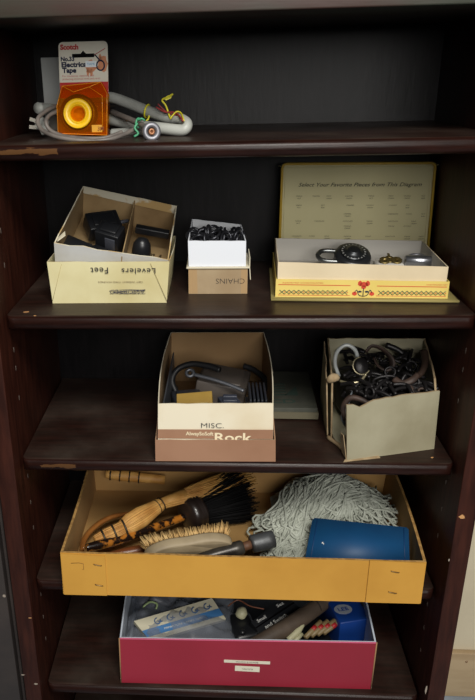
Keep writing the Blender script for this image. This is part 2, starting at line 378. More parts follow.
HOSE = mat('white_vinyl_hose', (176, 178, 172), .45, (150, 152, 146), 20, bump=.1)
GREYC = mat('grey_cord', (116, 108, 102), .5, (88, 82, 78), 40)
hs1 = thing('coiled_hose', (-0.1541, 0.2797, 1.2280), 'thick white vinyl hose coiled behind the tape card', 'hose')
pts = [(-0.2639, 0.1900, 1.2590), (-0.2313, 0.2050, 1.2778), (-0.1922, 0.1900, 1.2788), (-0.1599, 0.1700, 1.2704), (-0.1259, 0.1500, 1.2582), (-0.0985, 0.1300, 1.2504), (-0.0805, 0.1150, 1.2496), (-0.0701, 0.1000, 1.2436), (-0.0770, 0.0950, 1.2361), (-0.1089, 0.1100, 1.2384), (-0.1475, 0.1400, 1.2412), (-0.1850, 0.1700, 1.2472), (-0.2364, 0.2350, 1.2534), (-0.2760, 0.2500, 1.2565)]
obj('tube', MB().tube(pts, .0078, 14, k=8), HOSE, hs1)
pts = [(-0.1826, 0.1450, 1.2304), (-0.1542, 0.1300, 1.2324), (-0.1281, 0.1000, 1.2354)]
obj('tube', MB().tube(pts, .0062, 12, k=6), HOSE, hs1)
pts = [(-0.2866, 0.1300, 1.2677), (-0.2756, 0.1600, 1.2648), (-0.2609, 0.1900, 1.2590)]
obj('tube', MB().tube(pts, .0078, 14, k=6), HOSE, hs1)
TIEY = mat('yellow_tie', (206, 196, 40), .5); TIEG = mat('green_tie', (70, 150, 110), .5); TIER = mat('red_tie', (140, 48, 48), .5)
c = V((-0.1304, 0.1520, 1.2595))
b = MB().ring(c, (1, -.3, -.25), .0092, .0013); b.tube([c+V((.004,-.008,-.004)), c+V((.002,-.011,-.011)), c+V((-.006,-.012,-.016))], .0014, 6, k=3)
single('twist_tie', b, TIEY, 'yellow twist tie wrapped around the white hose, above the round chrome connector', 'tie')
b = MB().tube([(-0.0949, 0.1180, 1.2510), (-0.1002, 0.1180, 1.2671), (-0.1057, 0.1180, 1.2751), (-0.0970, 0.1160, 1.2789), (-0.0899, 0.1150, 1.2827)], .0013, 6, k=4); b.tube([(-0.0944, 0.1100, 1.2501), (-0.0859, 0.1120, 1.2591), (-0.0788, 0.1100, 1.2578), (-0.0738, 0.0880, 1.2483)], .0012, 6, k=4)
b.prism([(0,0),(.004,.004),(.012,.006),(.010,.001),(.003,-.002)], (-0.1028, 0.1170, 1.2764), (1,0,0), (0,.1,1), .0008)
single('twist_tie', b, TIEY, 'yellow wire tie sticking up from the right bend of the hose', 'tie')
b = MB().tube([(-0.1150, 0.1250, 1.2658), (-0.1018, 0.1180, 1.2592), (-0.0859, 0.1120, 1.2578), (-0.0751, 0.0870, 1.2484)], .0013, 6, k=4); b.tube([(-0.1120, 0.1250, 1.2697), (-0.0977, 0.1200, 1.2577), (-0.0787, 0.1070, 1.2539)], .001, 6, k=4)
single('twist_tie', b, TIER, 'dull red wire tie lying over the right bend of the hose', 'tie')

cd = thing('coaxial_cable', (-0.1943, 0.0560, 1.2280), 'thin grey cable looped in front of the tape card, ending in a round connector', 'cable')
p1 = [(-0.1831, 0.1600, 1.2588), (-0.1620, 0.1300, 1.2530), (-0.1353, 0.0900, 1.2454), (-0.1205, 0.0620, 1.2392)]
obj('cord', MB().tube(p1, .0042, 10, k=6), GREYC, cd)
p2 = [(-0.2586, 0.1300, 1.2698), (-0.2686, 0.1000, 1.2646), (-0.2763, 0.0800, 1.2553), (-0.2698, 0.0650, 1.2430), (-0.2503, 0.0550, 1.2343), (-0.2249, 0.0500, 1.2297), (-0.1976, 0.0500, 1.2273), (-0.1735, 0.0550, 1.2290), (-0.1545, 0.0700, 1.2340), (-0.1382, 0.0900, 1.2415)]
obj('cord', MB().tube(p2, .0030, 10, k=8), GREYC, cd)
p3 = [(-0.2507, 0.1250, 1.2645), (-0.2633, 0.1000, 1.2592), (-0.2665, 0.0850, 1.2508), (-0.2606, 0.0800, 1.2405), (-0.2433, 0.0750, 1.2333), (-0.2173, 0.0700, 1.2299), (-0.1839, 0.0700, 1.2293), (-0.1603, 0.0850, 1.2357)]
obj('cord', MB().tube(p3, .0028, 10, k=8), GREYC, cd)
CHR = mat('chrome', (140, 140, 146), .5, metal=.7)
c = V((-0.1170, 0.0520, 1.2372)); ax = V((.25, -1, .15)).normalized()
b = MB().lathe(c, c+ax, [(-.022, .0045), (-.012, .0052), (-.006, .0075), (-.003, .0118), (.001, .0128), (.006, .0125), (.0085, .0105), (.0085, .0062), (.002, .0058), (.002, .0)], 28)
obj('connector', b, CHR, cd)
obj('connector_pin', MB().lathe(c, c+ax, [(.002, .0044), (.0078, .0044), (.0082, .0032), (.0082, .0014), (.003, .001), (.003, 0)], 18), mat('rusty_brass', (150, 104, 74), .45, metal=.7), cd)
c = V((-0.1375, 0.0850, 1.2471))
b = MB().ring(c, (1, -.4, -.2), .0062, .0014); b.tube([c+V((0,-.006,.0)), c+V((-.004,-.009,-.006)), c+V((.001,-.010,-.013)), c+V((-.005,-.011,-.017))], .0016, 6, k=3); b.tube([c+V((0,-.005,.004)), c+V((.006,-.007,.006)), c+V((.010,-.004,.003))], .0014, 6, k=3)
single('twist_tie', b, TIEG, 'green twist tie knotted around the grey cable next to the round connector', 'tie')
pg = thing('electrical_plug', (-0.2863, 0.1460, 1.2280), 'small off-white plug with prongs at the left end of the coiled hose', 'plug')
c = V((-0.2792, 0.1150, 1.2466))
b = MB().box(c, (.017, .014, .018), Matrix.Rotation(.5, 3, 'Y') @ Matrix.Rotation(.4, 3, 'Z'), bev=.0035); b.box(c+V((.003,-.002,-.008)), (.012, .012, .012), Matrix.Rotation(-.4, 3, 'Y'), bev=.003)
pb = obj('plug_body', b, HOSE, pg)
for d in (-.004, .003): obj('prong', MB().bar(c+V((-.006, -.002+d, d)), c+V((-.017, -.004+d, .003+d*1.5)), .0015, .005), mat('plug_metal', (120, 116, 108), .35, metal=.9), pg)
# white carton standing behind the card
b = MB().span(-.296, -.248, .215, .235, S1+.0002, S1+.108, bev=.001)
single('small_carton', b, mat('grey_white_carton', (150, 152, 150), .7), 'narrow blank off-white carton standing behind the left of the tape card', 'box')

# ================================================================ shelf 2
# --- box of leveler feet: outer yellowed lid, inner white divided box tipped forward
YLID = mat('yellowed_paper', (212, 204, 160), .75, (190, 176, 124), 9, bump=.12, lo=.45, hi=.75)
WHT = mat('white_board', (206, 206, 204), .75, (190, 186, 176), 10); KRIN = mat('tan_board', (160, 134, 94), .85, (132, 106, 70), 12)
CREAM = mat('cream_rim', (214, 206, 182), .8, (190, 160, 110), 20, lo=.5, hi=.6)
lv = thing('cardboard_box', (-.187, .14, S2), 'yellowed divided cardboard box of black leveler feet, tipped forward, with upside-down handwriting', 'box')
b = MB(); open_box(b, [(-.2745, .066, S2+.0003), (-.102, .068, S2+.0003), (-.102, .245, S2+.0003), (-.2745, .245, S2+.0003)],
         [(-.2775, .064, 1.0575), (-.0965, .066, 1.0565), (-.096, .25, 1.056), (-.2775, .25, 1.057)], .0014, bow=(0, .002, 0, .002), seed=3)
lid = obj('lid', b, [YLID, YLID, CREAM], lv)
b = MB()
nF = V((0, -1, 0)); TU, TV = V((-1, 0, 0)), V((0, .001, -1))
yf = .0645
b = MB(); b.text('Levelers', (-.142, .0632, 1.0435), TU, TV, .0082, .050, bold=.005, spacing=1.1); obj('handwriting', b, BLACKINK, lid); b = MB(); b.text('Feet', (-.200, .0632, 1.0445), TU, TV, .0092, .026, bold=.005, spacing=1.1)
obj('handwriting', b, BLACKINK, lid)
b = MB(); b.text('NET WEIGHT TWO POUNDS', (-.170, .0644, 1.0265), TU, TV, .0024, .066)
obj('lettering', b, ink('brown_ink', (110, 86, 60)), lid)
b = MB(); b.text('ASSORTED', (-.160, .0649, 1.0115), TU, TV, .0070, .052, bold=-.02)
for k in range(5): b.tube([V((-.188+random.uniform(0,.008), .0645, 1.0115+random.uniform(-.004,.004))), V((-.16, .0645, 1.0115+random.uniform(-.004,.004))), V((-.133, .0645, 1.0115+random.uniform(-.004,.004)))], .00035, 4, k=4)
obj('crossed_out_lettering', b, ink('faded_ink', (70, 70, 80)), lid)
b = MB()
for (x0, x1) in ((-.268, -.2745), (-.110, -.1015)):
    b.tube([(x0+(.012 if x0 < -.2 else -.014), .0642, 1.054), (x1, .0656, S2+.004)], .0004, 4); obj('fold_crease', b, ink('crease', (170, 156, 110)), lid); b = MB()
TL, TR, BR, BL = V((-0.2659, 0.0700, 1.0842)), V((-0.0980, 0.0700, 1.0577)), V((-0.0926, 0.2320, 1.1087)), V((-0.2465, 0.2320, 1.1428))
nn = ((TR-TL).cross(BL-TL)).normalized(); dep = .056
if nn.z < 0: nn = -nn
def low(p): return p - nn*dep
b = MB(); open_box(b, [low(TL)+V((.002,.003,0)), low(TR)+V((-.002,.003,0)), low(BR), low(BL)], [TL, TR, BR, BL], .0018, seed=9, wob=.0012)
ib = obj('inner_box', b, [WHT, KRIN, CREAM], lv)
mF, mB_ = TL.lerp(TR, .60), BL.lerp(BR, .56)
obj('divider', MB().slab([low(mF)+nn*.003, low(mB_)+nn*.003, mB_-nn*.004, mF-nn*.006], .0015), KRIN, lv)
b = MB(); b.slab([BL+V((.001,-.003,.0006)), BR+V((-.001,-.003,.0006)), BR-nn*.014+V((-.001,-.0036,0)), BL-nn*.012+V((.001,-.0036,0))], .0006); obj('torn_label', b, mat('pale_label', (196, 190, 170), .8, (176, 146, 96), 30, lo=.5, hi=.55), ib)
b = MB(); c = TL+V((.004, .004, .002)); b.slab([c, c+V((.012, .003, .008)), c+V((.010, .012, .012)), c+V((-.001, .010, .003))], .001); obj('torn_flap', b, CREAM, ib)
BLK = mat('black_plastic', (26, 27, 30), .35); BLK2 = mat('grey_sheen_plastic', (70, 72, 80), .25)
def fl(fx, fy, h=0):  # point on the inner box floor
    p = low(TL).lerp(low(TR), fx).lerp(low(BL).lerp(low(BR), fx), fy); return p + nn*(h+.003)
Rt = Matrix((( TR-TL).normalized(), ((BL-TL)-(TR-TL).normalized()*((BL-TL).dot((TR-TL).normalized()))).normalized(), nn)).transposed()
def foot(fx, fy, h, sz, yaw, tilt_, label, plate=False):
    t = thing('plastic_leveler', fl(fx, fy, h), label, 'furniture foot', 'leveler feet in the divided box')
    R = Rt @ Matrix.Rotation(yaw, 3, 'Z') @ Matrix.Rotation(tilt_, 3, 'X'); sz = tuple(q*1.32 for q in sz); c = fl(fx, fy, h+sz[2]/2)
    b = MB().box(c, sz, R, bev=.002); b.box(c+R@V((0, 0, sz[2]*.45)), (sz[0]*.7, sz[1]*.7, sz[2]*.3), R, bev=.002); obj('body', b, BLK, t)
    if plate: obj('face_plate', MB().box(c+R@V((sz[0]*.15, -sz[1]*.5, .001)), (sz[0]*.42, .002, sz[2]*.6), R, bev=.0006), BLK2, t)
    else: obj('stem', MB().lathe(c+R@V((0,0,-.002)), c+R@V((sz[0], 0, .004)), [(0, .003), (sz[0]*.8, .003), (sz[0]*.85, .002)], 12), BLK2, t)
    return t
foot(.30, .62, .014, (.040, .026, .022), .5, .3, 'black leveler foot block lying highest, at the back left of the divided box')
foot(.42, .40, .012, (.030, .022, .030), -.25, .2, 'black leveler foot with a shiny grey face plate, left of the divider', True)
foot(.12, .28, .0, (.036, .024, .018), -.4, .1, 'flat black leveler foot in the front left corner of the divided box')
foot(.30, .22, .0, (.030, .020, .018), .9, -.2, 'black leveler foot low at the front, between the corner one and the divider')
b = MB().bar(fl(.63, .62, .034), fl(.965, .62, .034), .012, .011, nn, bev=.001); single('plastic_bar', b, BLK, 'long black bar lying across the right compartment of the divided box', 'bar')
kd = thing('domed_leveler', fl(.73, .35, 0), 'domed black knob standing in the right compartment of the divided box', 'knob')
obj('dome', MB().lathe(fl(.73, .36, 0), fl(.73, .36, .05), [(0, .0145), (.022, .0150), (.034, .0138), (.042, .0095), (.0455, .004), (.046, 0)], 20), BLK, kd)
obj('collar', MB().lathe(fl(.73, .36, 0), fl(.73, .36, .05), [(0, .0175), (.004, .0175), (.0055, .016)], 20), BLK2, kd)
SCR = mat('dull_brass', (120, 104, 78), .4, metal=.8)
for i, (fx, fy, wh) in enumerate(((.84, .22, 'nearest the front rim'), (.89, .36, 'nearest the right wall'), (.83, .46, 'nearest the long bar'), (.93, .17, 'in the front right corner'))):
    a = fl(fx, fy, .006); d = Rt @ V((math.cos(i*1.3), math.sin(i*1.3), .35)); t = thing('screw', a, 'small brass screw on the floor of the right compartment, ' + wh, 'screw', 'screws in the divided box')
    obj('shank', MB().lathe(a, a+d, [(0, .0022), (.014, .0020), (.017, .0004)], 8), SCR, t); obj('head', MB().lathe(a, a-d, [(0, .0022), (0, .0048), (.002, .0045), (.003, .002)], 12), SCR, t)

# --- CHAINS box
KRAFT = mat('kraft_board', (168, 148, 118), .85, (152, 130, 100), 14, bump=.1); TAPEK = mat('kraft_tape', (166, 136, 96), .6); SMW = mat('smooth_white_card', (222, 226, 234), .6, (214, 200, 170), 11, lo=.62, hi=.72)
ch = thing('cardboard_box', (-.025, .16, S2), 'small box of chains, white tray over a kraft base marked in upside-down capitals', 'box')
x0, x1, y0, y1 = -.0705, .0200, .1145, .205
b = MB(); open_box(b, [(x0,y0,S2+.0003),(x1,y0,S2+.0003),(x1,y1,S2+.0003),(x0,y1,S2+.0003)], [(x0,y0,1.0335),(x1,y0,1.0335),(x1,y1,1.0335),(x0,y1,1.0335)], .0015, wob=0); base = obj('base_box', b, KRAFT, ch)
b = MB()
for a_ in ((x0, x0+.014), (x1-.010, x1)): b.prism([(a_[0], S2+.001), (a_[1], S2+.001), (a_[1]-.001, 1.033), (a_[0], 1.033)], (0, y0-.0002, 0), (1,0,0), (0,0,1), .0002); obj('packing_tape', b, TAPEK, base); b = MB()
obj('handwriting', MB().text('CHAINS', (-.0065, y0-.0003, 1.0135), (-1,0,0), (0,0,-1), .0085, .044, bold=-.015), BLACKINK, base)
b = MB(); b.span(x0-.003, x1+.003, y0-.003, y1+.002, 1.0335, 1.0362, bev=.0008); obj('rim', b, mat('off_white_rim', (206, 198, 176), .8), ch)
b = MB(); b.slab([(x1+.0035, y0-.001, 1.034), (x1+.0035, y0+.05, 1.034), (x1+.006, y0+.05, 1.017), (x1+.005, y0-.001, 1.016)], -.0012); b.slab([(x1+.0035, y0+.002, 1.050), (x1+.0035, y0+.05, 1.052), (x1+.004, y0+.05, 1.034), (x1+.0035, y0+.002, 1.034)], -.0012); obj('side_flap', b, mat('off_white_rim', (206, 198, 176), .8), ch)
cT = [V((-.0708, y0, 1.0760)), V((.0165, y0, 1.0752)), V((0.0123, 0.2000, 1.0835)), V((-0.0671, 0.2000, 1.0931))]
b = MB(); open_box(b, [(-.0700, y0+.0006, 1.0364), (.0170, y0+.0006, 1.0364), (.0150, .195, 1.0364), (-.066, .195, 1.0364)], cT, .0014, wob=.0004)
obj('tray', b, [SMW, mat('tray_inside', (190, 192, 196), .8), SMW], ch)
CHM = mat('black_chain_metal', (58, 59, 64), .34, metal=.7)
for q, (wx, wy, wz, label) in enumerate(((-.052, .146, 1.064, 'heap of black metal chain at the left of the small white tray'), (-.027, .158, 1.064, 'heap of black metal chain in the middle of the small white tray'), (-.001, .146, 1.062, 'heap of black metal chain at the right of the small white tray'))):
    t = thing('metal_chain', (wx, wy, 1.040), label, 'chain', 'chains in the white tray'); p = V((wx, wy, wz)); ang = random.uniform(0, 6)
    for k in range(15):
        ang += random.uniform(.5, 1.2); rr = .004 + .012*(k % 5)/5
        c = V((wx+math.cos(ang)*rr*1.0, wy+math.sin(ang)*rr*1.3, wz+.003+.012*k/14+random.uniform(-.003,.003)))
        d = V((random.uniform(-1,1), random.uniform(-1.2,.4), random.uniform(-.3,1))).normalized()
        obj('link', MB().ring(c, d, .0086, .0023, sx=1.25, seg=18), CHM, t)

# --- candy box with raised lid
CYEL = mat('candy_yellow', (222, 198, 108), .6, (214, 190, 100), 10); CCRM = mat('tray_cream', (220, 204, 172), .7, (205, 188, 156), 9)
LIDI = mat('lid_lining', (190, 182, 140), .7, (180, 172, 130), 6); LIDR = mat('lid_gold_edge', (172, 140, 44), .6); GRYIN = mat('grey_paper_lining', (188, 184, 176), .8)
cd2 = thing('candy_box', (.187, .17, S2), 'yellow candy box with raised lid, holding padlocks and keys', 'box')
x0, x1, y0, y1 = .0585, .3085, .0840, .262
b = MB(); b.slab([(.052, .072, S2+.0030), (.322, .072, S2+.0030), (.320, .26, S2+.0030), (.054, .26, S2+.0030)], .0027); b.tube([(.052, .072, S2+.0024), (.322, .072, S2+.0024)], .0020, 8)
obj('bottom_flap', b, mat('olive_board', (150, 138, 84), .7), cd2)
zb = S2+.0032
b = MB(); open_box(b, [(x0,y0,zb),(x1,y0,zb),(x1,y1,zb),(x0,y1,zb)], [(x0,y0,1.0235),(x1,y0,1.0215),(x1,y1,1.0225),(x0,y1,1.0235)], .0015, wob=.0002)
base = obj('base', b, CYEL, cd2)
b = MB(); open_box(b, [(x0+.003,y0+.003,zb+.003),(x1-.004,y0+.003,zb+.003),(x1-.004,y1-.003,zb+.003),(x0+.003,y1-.003,zb+.003)], [(x0+.002,y0+.002,1.0490),(x1-.004,y0+.002,1.0430),(x1-.004,y1-.003,1.0440),(x0+.003,y1-.003,1.0480)], .0014, wob=.0003)
b.span(x0+.006, x1-.007, y0+.006, y1-.006, zb+.006, 1.010, mi=1)
obj('tray', b, [CCRM, GRYIN, CCRM], cd2)
RINK = ink('orange_red_print', (196, 66, 44)); GINK = ink('green_print', (40, 74, 66)); DINK = ink('dark_print', (60, 60, 48))
yF = y0-.0003; UX, UZ = (1,0,0), (0,0,1)
def zr(x): return 1.0235-(x-x0)*.0079
b = MB()
for (a0, a1) in ((x0+.004, .168), (.206, x1-.003)):
    b.slab([(a0, yF, zr(a0)-.0085), (a1, yF, zr(a1)-.0085), (a1, yF, zr(a1)-.0075), (a0, yF, zr(a0)-.0075)], .0002)
    b.slab([(a0, yF, S2+.0060), (a1, yF, S2+.0060), (a1, yF, S2+.0067), (a0, yF, S2+.0067)], .0002)
obj('printed_stripe', b, RINK, base)
b = MB()
for (a0, a1) in ((x0+.006, .164), (.209, x1-.004)):
    n = int((a1-a0)/.0068)
    for k in range(n):
        cx = a0+(k+.5)*(a1-a0)/n; cz = S2+.0110; hw = (a1-a0)/n/2*1.05
        for s in (-1, 1): b.tube([(cx-hw, yF, cz-s*.0032), (cx+hw, yF, cz+s*.0032)], .00050, 4)
obj('printed_lattice', b, GINK, base)
b = MB()
for (a0, a1) in ((x0+.006, .164), (.209, x1-.004)):
    n = int((a1-a0)/.0068)
    for k in range(n):
        cx = a0+(k+1)*(a1-a0)/n
        b.prism([(0,-.0011),(.0011,0),(0,.0011),(-.0011,0)], (cx, yF, S2+.0110), UX, UZ, .0002)
obj('printed_lattice', b, RINK, base)
b = MB()   # red flower in the middle
fx = .187
for (dx, dz, rx, rz) in ((0, .0235, .006, .0038), (-.0055, .0250, .0032, .0040), (.0055, .0250, .0032, .0040), (0, .0195, .0035, .0030), (-.0125, .0095, .0036, .0030), (.0125, .0095, .0036, .0030)):
    b.prism(blob(fx+dx, S2+dz, rx, rz, 12, j=.1), (0, yF-.0001, 0), UX, UZ, .0003)
obj('printed_flower', b, RINK, base)
b = MB(); b.tube([(fx, yF, S2+.018), (fx, yF, S2+.005)], .0007, 5)
for s in (-1, 1): b.tube([(fx, yF, S2+.0055), (fx+s*.006, yF, S2+.0075), (fx+s*.0095, yF, S2+.0150), (fx+s*.0125, yF, S2+.0110)], .0006, 5, k=4); b.prism(blob(fx+s*.005, S2+.0125, .0028, .0015), (0, yF, 0), UX, UZ, .0002)
obj('printed_flower', b, NAVY, base)
b = MB(); b.text('ASSORTED CHOCOLATES', (.098, yF-.0001, zr(.098)-.0048), UX, UZ, .0017, .060); b.text('ONE POUND NET', (.291, yF-.0001, zr(.29)-.0048), UX, UZ, .0017, .030); b.text('. . . . . . . . . . . . . . . . . . . . . . . . . . . . . . .', (.112, y0+.0014, 1.0275), UX, UZ, .0006, .088)
obj('lettering', b, RINK, base)
# lid: leaning back, shallow, rounded upper corners
lo_, hi_ = V((.0685, .2655, 1.0240)), V((.0715, .2850, 1.1665)); lv_ = V((0, .0195, .1425)); lh = lv_.length; lvn = lv_.normalized(); lu = V((1, 0, -.004)).normalized(); ln = lu.cross(lvn)
LW = .246; LO = V((.0700, .2655, 1.0240))
def lp(x, h, d=0): return LO+lu*x+lvn*h+ln*d
rcs = [(0, 0), (LW, 0)]
for (cx, cy, a0) in ((LW-.007, lh-.007, 0), (.007, lh-.007, 90)):
    for k in range(5): a = math.radians(a0+k*22.5); rcs.append((cx+.007*math.cos(a), cy+.007*math.sin(a)))
b = MB(); b.prism(rcs, lp(0,0,0), lu, lvn, .0015); lidp = obj('lid', b, LIDI, cd2)
b = MB(); b.tube([lp(*p, .003) for p in rcs[1:]]+[lp(0, 0, .003)], .0022, 8); n_ = rcs[1:]+[(0,0)]
for i in range(len(n_)-1): b.slab([lp(*n_[i], -.001), lp(*n_[i+1], -.001), lp(*n_[i+1], .004), lp(*n_[i], .004)], .001)
obj('lid_rim', b, LIDR, lidp)
b = MB(); b.tube([lp(.006, .001, .0004), lp(.006, lh-.012, .0004), lp(.012, lh-.006, .0004), lp(LW-.012, lh-.006, .0004), lp(LW-.006, lh-.012, .0004), lp(LW-.006, .001, .0004)], .0007, 5, k=3); obj('embossed_line', b, LIDI, lidp)
b = MB(); b.text('Select Your Favorite Pieces from This Diagram', lp(.128, lh-.0345, .0002), lu, lvn, .0062, .200, bold=.012, shear=.35)
obj('lettering', b, DINK, lidp)
b = MB(); WORDS = ['CHOCOLATE', 'CREAM', 'MAPLE NUT', 'CARAMEL', 'VANILLA CREAM', 'NUT BAR', 'ORANGE', 'MINT CREAM', 'COCONUT', 'FUDGE']
rows = [(.052, [.022,.050,.071,.104,.140,.172,.198,.224]), (.067, [.022,.062,.107,.139,.176,.200]), (.081, [.103,.177,.203,.226]), (.093, [.022,.057,.104,.140,.178,.212]), (.101, [.104,.176,.202]), (.118, [.020,.046,.071,.105,.139,.175,.203,.226])]
for h, xs in rows:
    for i, x in enumerate(xs):
        wd = WORDS[(int(x*1000)+i*3) % len(WORDS)].split() + (['CREAM'] if (i % 3 == 0) else [])
        for j, t in enumerate(wd[:2]): b.text(t, lp(x+.008, lh-h-j*.0038, .0002), lu, lvn, .0021, .0022*len(t)**.9)
obj('lettering', b, DINK, lidp)
cd2.location = (.193, .167, S2); cd2.rotation_euler.z = -.045
# padlock with dial
GUN = mat('gunmetal', (62, 64, 66), .35, metal=.8); GUND = mat('black_enamel', (30, 31, 33), .3)
pc = V((.190, .190, 1.0310)); ax = V((.05, -.42, .9)).normalized()
pl_ = thing('padlock', (pc.x, pc.y, 1.010), 'dark round combination padlock with its shackle to the left, in the candy box', 'padlock')
au, av, an = frame(ax, (0, 1, 0))
obj('case', MB().lathe(pc-ax*.012, pc, [(0, .024), (.002, .0290), (.016, .0292), (.020, .0272), (.021, .022), (.0215, 0)], 36), GUND, pl_)
dl = obj('dial', MB().lathe(pc+ax*.009, pc+ax*.03, [(0, .020), (.003, .020), (.0035, .016), (.006, .0105), (.0075, .0100), (.008, .007), (.008, 0)], 30), GUN, pl_)
b = MB()
for k in range(20):
    a = 2*PI*k/20; d = av*math.cos(a)+an*math.sin(a); b.tube([pc+ax*.0123+d*.0165, pc+ax*.0123+d*.0195], .0004, 4)
obj('dial_marks', b, mat('white_paint', (200, 200, 196), .5), dl)
sx_ = V((-1, .10, .05)).normalized(); sy_ = ax.cross(sx_).normalized()
b = MB().tube([pc+sx_*.020+sy_*.013, pc+sx_*.040+sy_*.0135, pc+sx_*.050+sy_*.0100, pc+sx_*.0545, pc+sx_*.050-sy_*.0100, pc+sx_*.040-sy_*.0135, pc+sx_*.020-sy_*.013], .0038, 10, k=6)
obj('shackle', b, mat('worn_steel', (110, 112, 112), .3, metal=.9), pl_)
KEY = mat('old_brass_key', (120, 104, 62), .4, metal=.8)
for i, (kx, ky, an_, wh) in enumerate(((.240, .184, .3, 'leftmost, against the dial padlock'), (.249, .191, 1.5, 'in the middle'), (.259, .184, 2.6, 'rightmost, beside the silver cylinder padlock'))):
    c = V((kx, ky, 1.027)); d = V((math.cos(an_), math.sin(an_)*.6, .12)).normalized()
    b = MB().lathe(c, c+V((0,-.5,1)), [(-.001, .003), (-.001, .0082), (.0012, .0082), (.0012, .003), (-.001, .003)], 18); b.bar(c+d*.007, c+d*.022, .004, .0018, (0,-.5,1)); b.bar(c+d*.017+V((0,0,-.002)), c+d*.021+V((0,0,-.002)), .002, .005, (0,-.5,1))
    single('key', b, KEY, 'small brass key in the candy box, ' + wh, 'key', 'keys in the candy box')
single('crumpled_paper', MB().box((.249, .191, 1.0170), (.045, .035, .013), bev=.005), GRYIN, 'grey folded paper under the brass keys in the candy box', 'paper')
t = thing('padlock', (.290, .190, 1.010), 'small silver cylinder padlock lying at the right end of the candy box', 'padlock')
obj('case', MB().lathe((.270, .178, 1.0280), (.32, .176, 1.0270), [(0, .007), (.001, .0085), (.049, .0085), (.0505, .007)], 24), mat('brushed_silver', (150, 152, 158), .28, metal=.9), t)
obj('shackle', MB().tube([(.282, .186, 1.030), (.282, .198, 1.031), (.288, .206, 1.031), (.298, .206, 1.031), (.304, .198, 1.031), (.304, .186, 1.030)], .0022, 8, k=5), CHR, t)

# ================================================================ shelf 3
# --- MISC shoe box in its lid
BRN = mat('brown_shoebox', (158, 118, 92), .7, (146, 106, 80), 8, bump=.05); CRB = mat('cream_shoebox', (226, 216, 192), .7, (208, 190, 156), 7, lo=.5, hi=.75); KIN = mat('shoebox_inside', (152, 122, 84), .85, (136, 106, 70), 8)
mb_ = thing('shoe_box', (-.026, .16, S3), 'open cream and brown shoe box marked MISC, resting in its brown lid', 'box')
b = MB(); z0 = S3+.0003
open_box(b, [(-.1200, .0020, z0), (.0640, .0050, z0), (.0660, .318, z0), (-.118, .316, z0)], [(-.1195, .0015, .7962), (.0625, .0045, .7968), (.0665, .319, .797), (-.1185, .317, .797)], .0016, bow=(0, .003, 0, .003), wob=.0005)
ld = obj('lid', b, [BRN, BRN, mat('brown_edge', (176, 140, 110), .7)], mb_)
b = MB()
fT = [V((-.1140, .0060, .8550)), V((.0575, .0085, .8560)), V((.0620, .3110, .862)), V((-.1120, .3095, .862))]
fB = [V((-.1165, .0060, z0+.002)), V((.0600, .0085, z0+.002)), V((.0620, .3130, z0+.002)), V((-.1140, .3115, z0+.002))]
open_box(b, fB, fT, .0016, bow=(0, .006, 0, .006), wob=.0006)
ib = obj('box_body', b, [CRB, KIN, CRB], mb_)
# side panels outside are brown
b = MB(); b.prism([(-.1160, .797), (.0588, .798), (.0582, .8135), (-.1152, .8125)], (0, .0054, 0), UX, UZ, .0003); band = obj('brown_band', b, BRN, ib)
b = MB(); CPR = mat('cream_print', (232, 216, 182), .7); b.text('AlwaySoSoft', (-.0520, .0047, .8055), UX, UZ, .0062, .042, bold=.02); obj('lettering', b, CPR, band); b = MB(); b.text('Rock', (-.0010, .0047, .8005), UX, UZ, .0150, .056, bold=.02); obj('lettering', b, CPR, band)
obj('handwriting', MB().text('MISC.', (-.0325, .0052, .8200), UX, UZ, .0085, .034, bold=-.012), BLACKINK, ib)
DK = mat('dark_grey_plastic', (44, 46, 52), .4); DKM = mat('dull_steel_plate', (98, 100, 106), .4, metal=.6)
def AZp(*a): return V(a)
b = MB(); b.slab([V((-.1080, .030, .785)), V((-.1000, .235, .785)), V((-.1020, .235, .850)), V((-.1080, .030, .838))], .0020); b.slab([V((-.1080, .030, .785)), V((-.096, .030, .785)), V((-.096, .230, .785)), V((-.1000, .235, .785))], .0018)
single('metal_bracket', b, DKM, 'long grey metal bracket standing along the left wall of the MISC box', 'bracket')
b = MB().box((-.0600, .055, .8300), (.056, .040, .016), Matrix.Rotation(-.10, 3, 'Y') @ Matrix.Rotation(.5, 3, 'X'), bev=.001); yb = thing('small_carton', (-.06, .055, .81), 'ochre yellow small carton at the front of the MISC box', 'box'); obj('carton_body', b, mat('ochre_card', (158, 128, 60), .6, (146, 116, 50), 20), yb)
obj('label_strip', MB().box(V((-.0500, .0415, .8370)), (.020, .001, .012), Matrix.Rotation(-.10, 3, 'Y') @ Matrix.Rotation(.5, 3, 'X')), mat('pale_ochre', (176, 152, 92), .6), yb)
b = MB().box((-.0720, .115, .8000), (.050, .070, .030), Matrix.Rotation(.2, 3, 'Z'), bev=.003); b.box((-.072, .115, .817), (.036, .05, .006), Matrix.Rotation(.2, 3, 'Z'), bev=.002); b.box((-.072, .095, .815), (.042, .006, .005), bev=.001)
single('adapter_block', b, DK, 'dark ribbed block behind the yellow carton in the MISC box', 'adapter')
b = MB().box((-.0150, .190, .8050), (.085, .085, .040), Matrix.Rotation(-.15, 3, 'Z') @ Matrix.Rotation(.15, 3, 'Y'), bev=.003); b.box((-.015, .190, .827), (.07, .07, .004), Matrix.Rotation(-.15, 3, 'Z') @ Matrix.Rotation(.15, 3, 'Y'), bev=.002)
single('grey_case', b, mat('warm_grey_plastic', (92, 84, 78), .5), 'flat warm-grey case in the middle of the MISC box', 'case')
b = MB().tube([(-0.0960, 0.1700, 0.8016), (-0.1032, 0.1800, 0.8199), (-0.0930, 0.1900, 0.8365), (-0.0686, 0.1900, 0.8459), (-0.0409, 0.1800, 0.8463), (-0.0204, 0.1700, 0.8431)], .0052, 10, k=7)
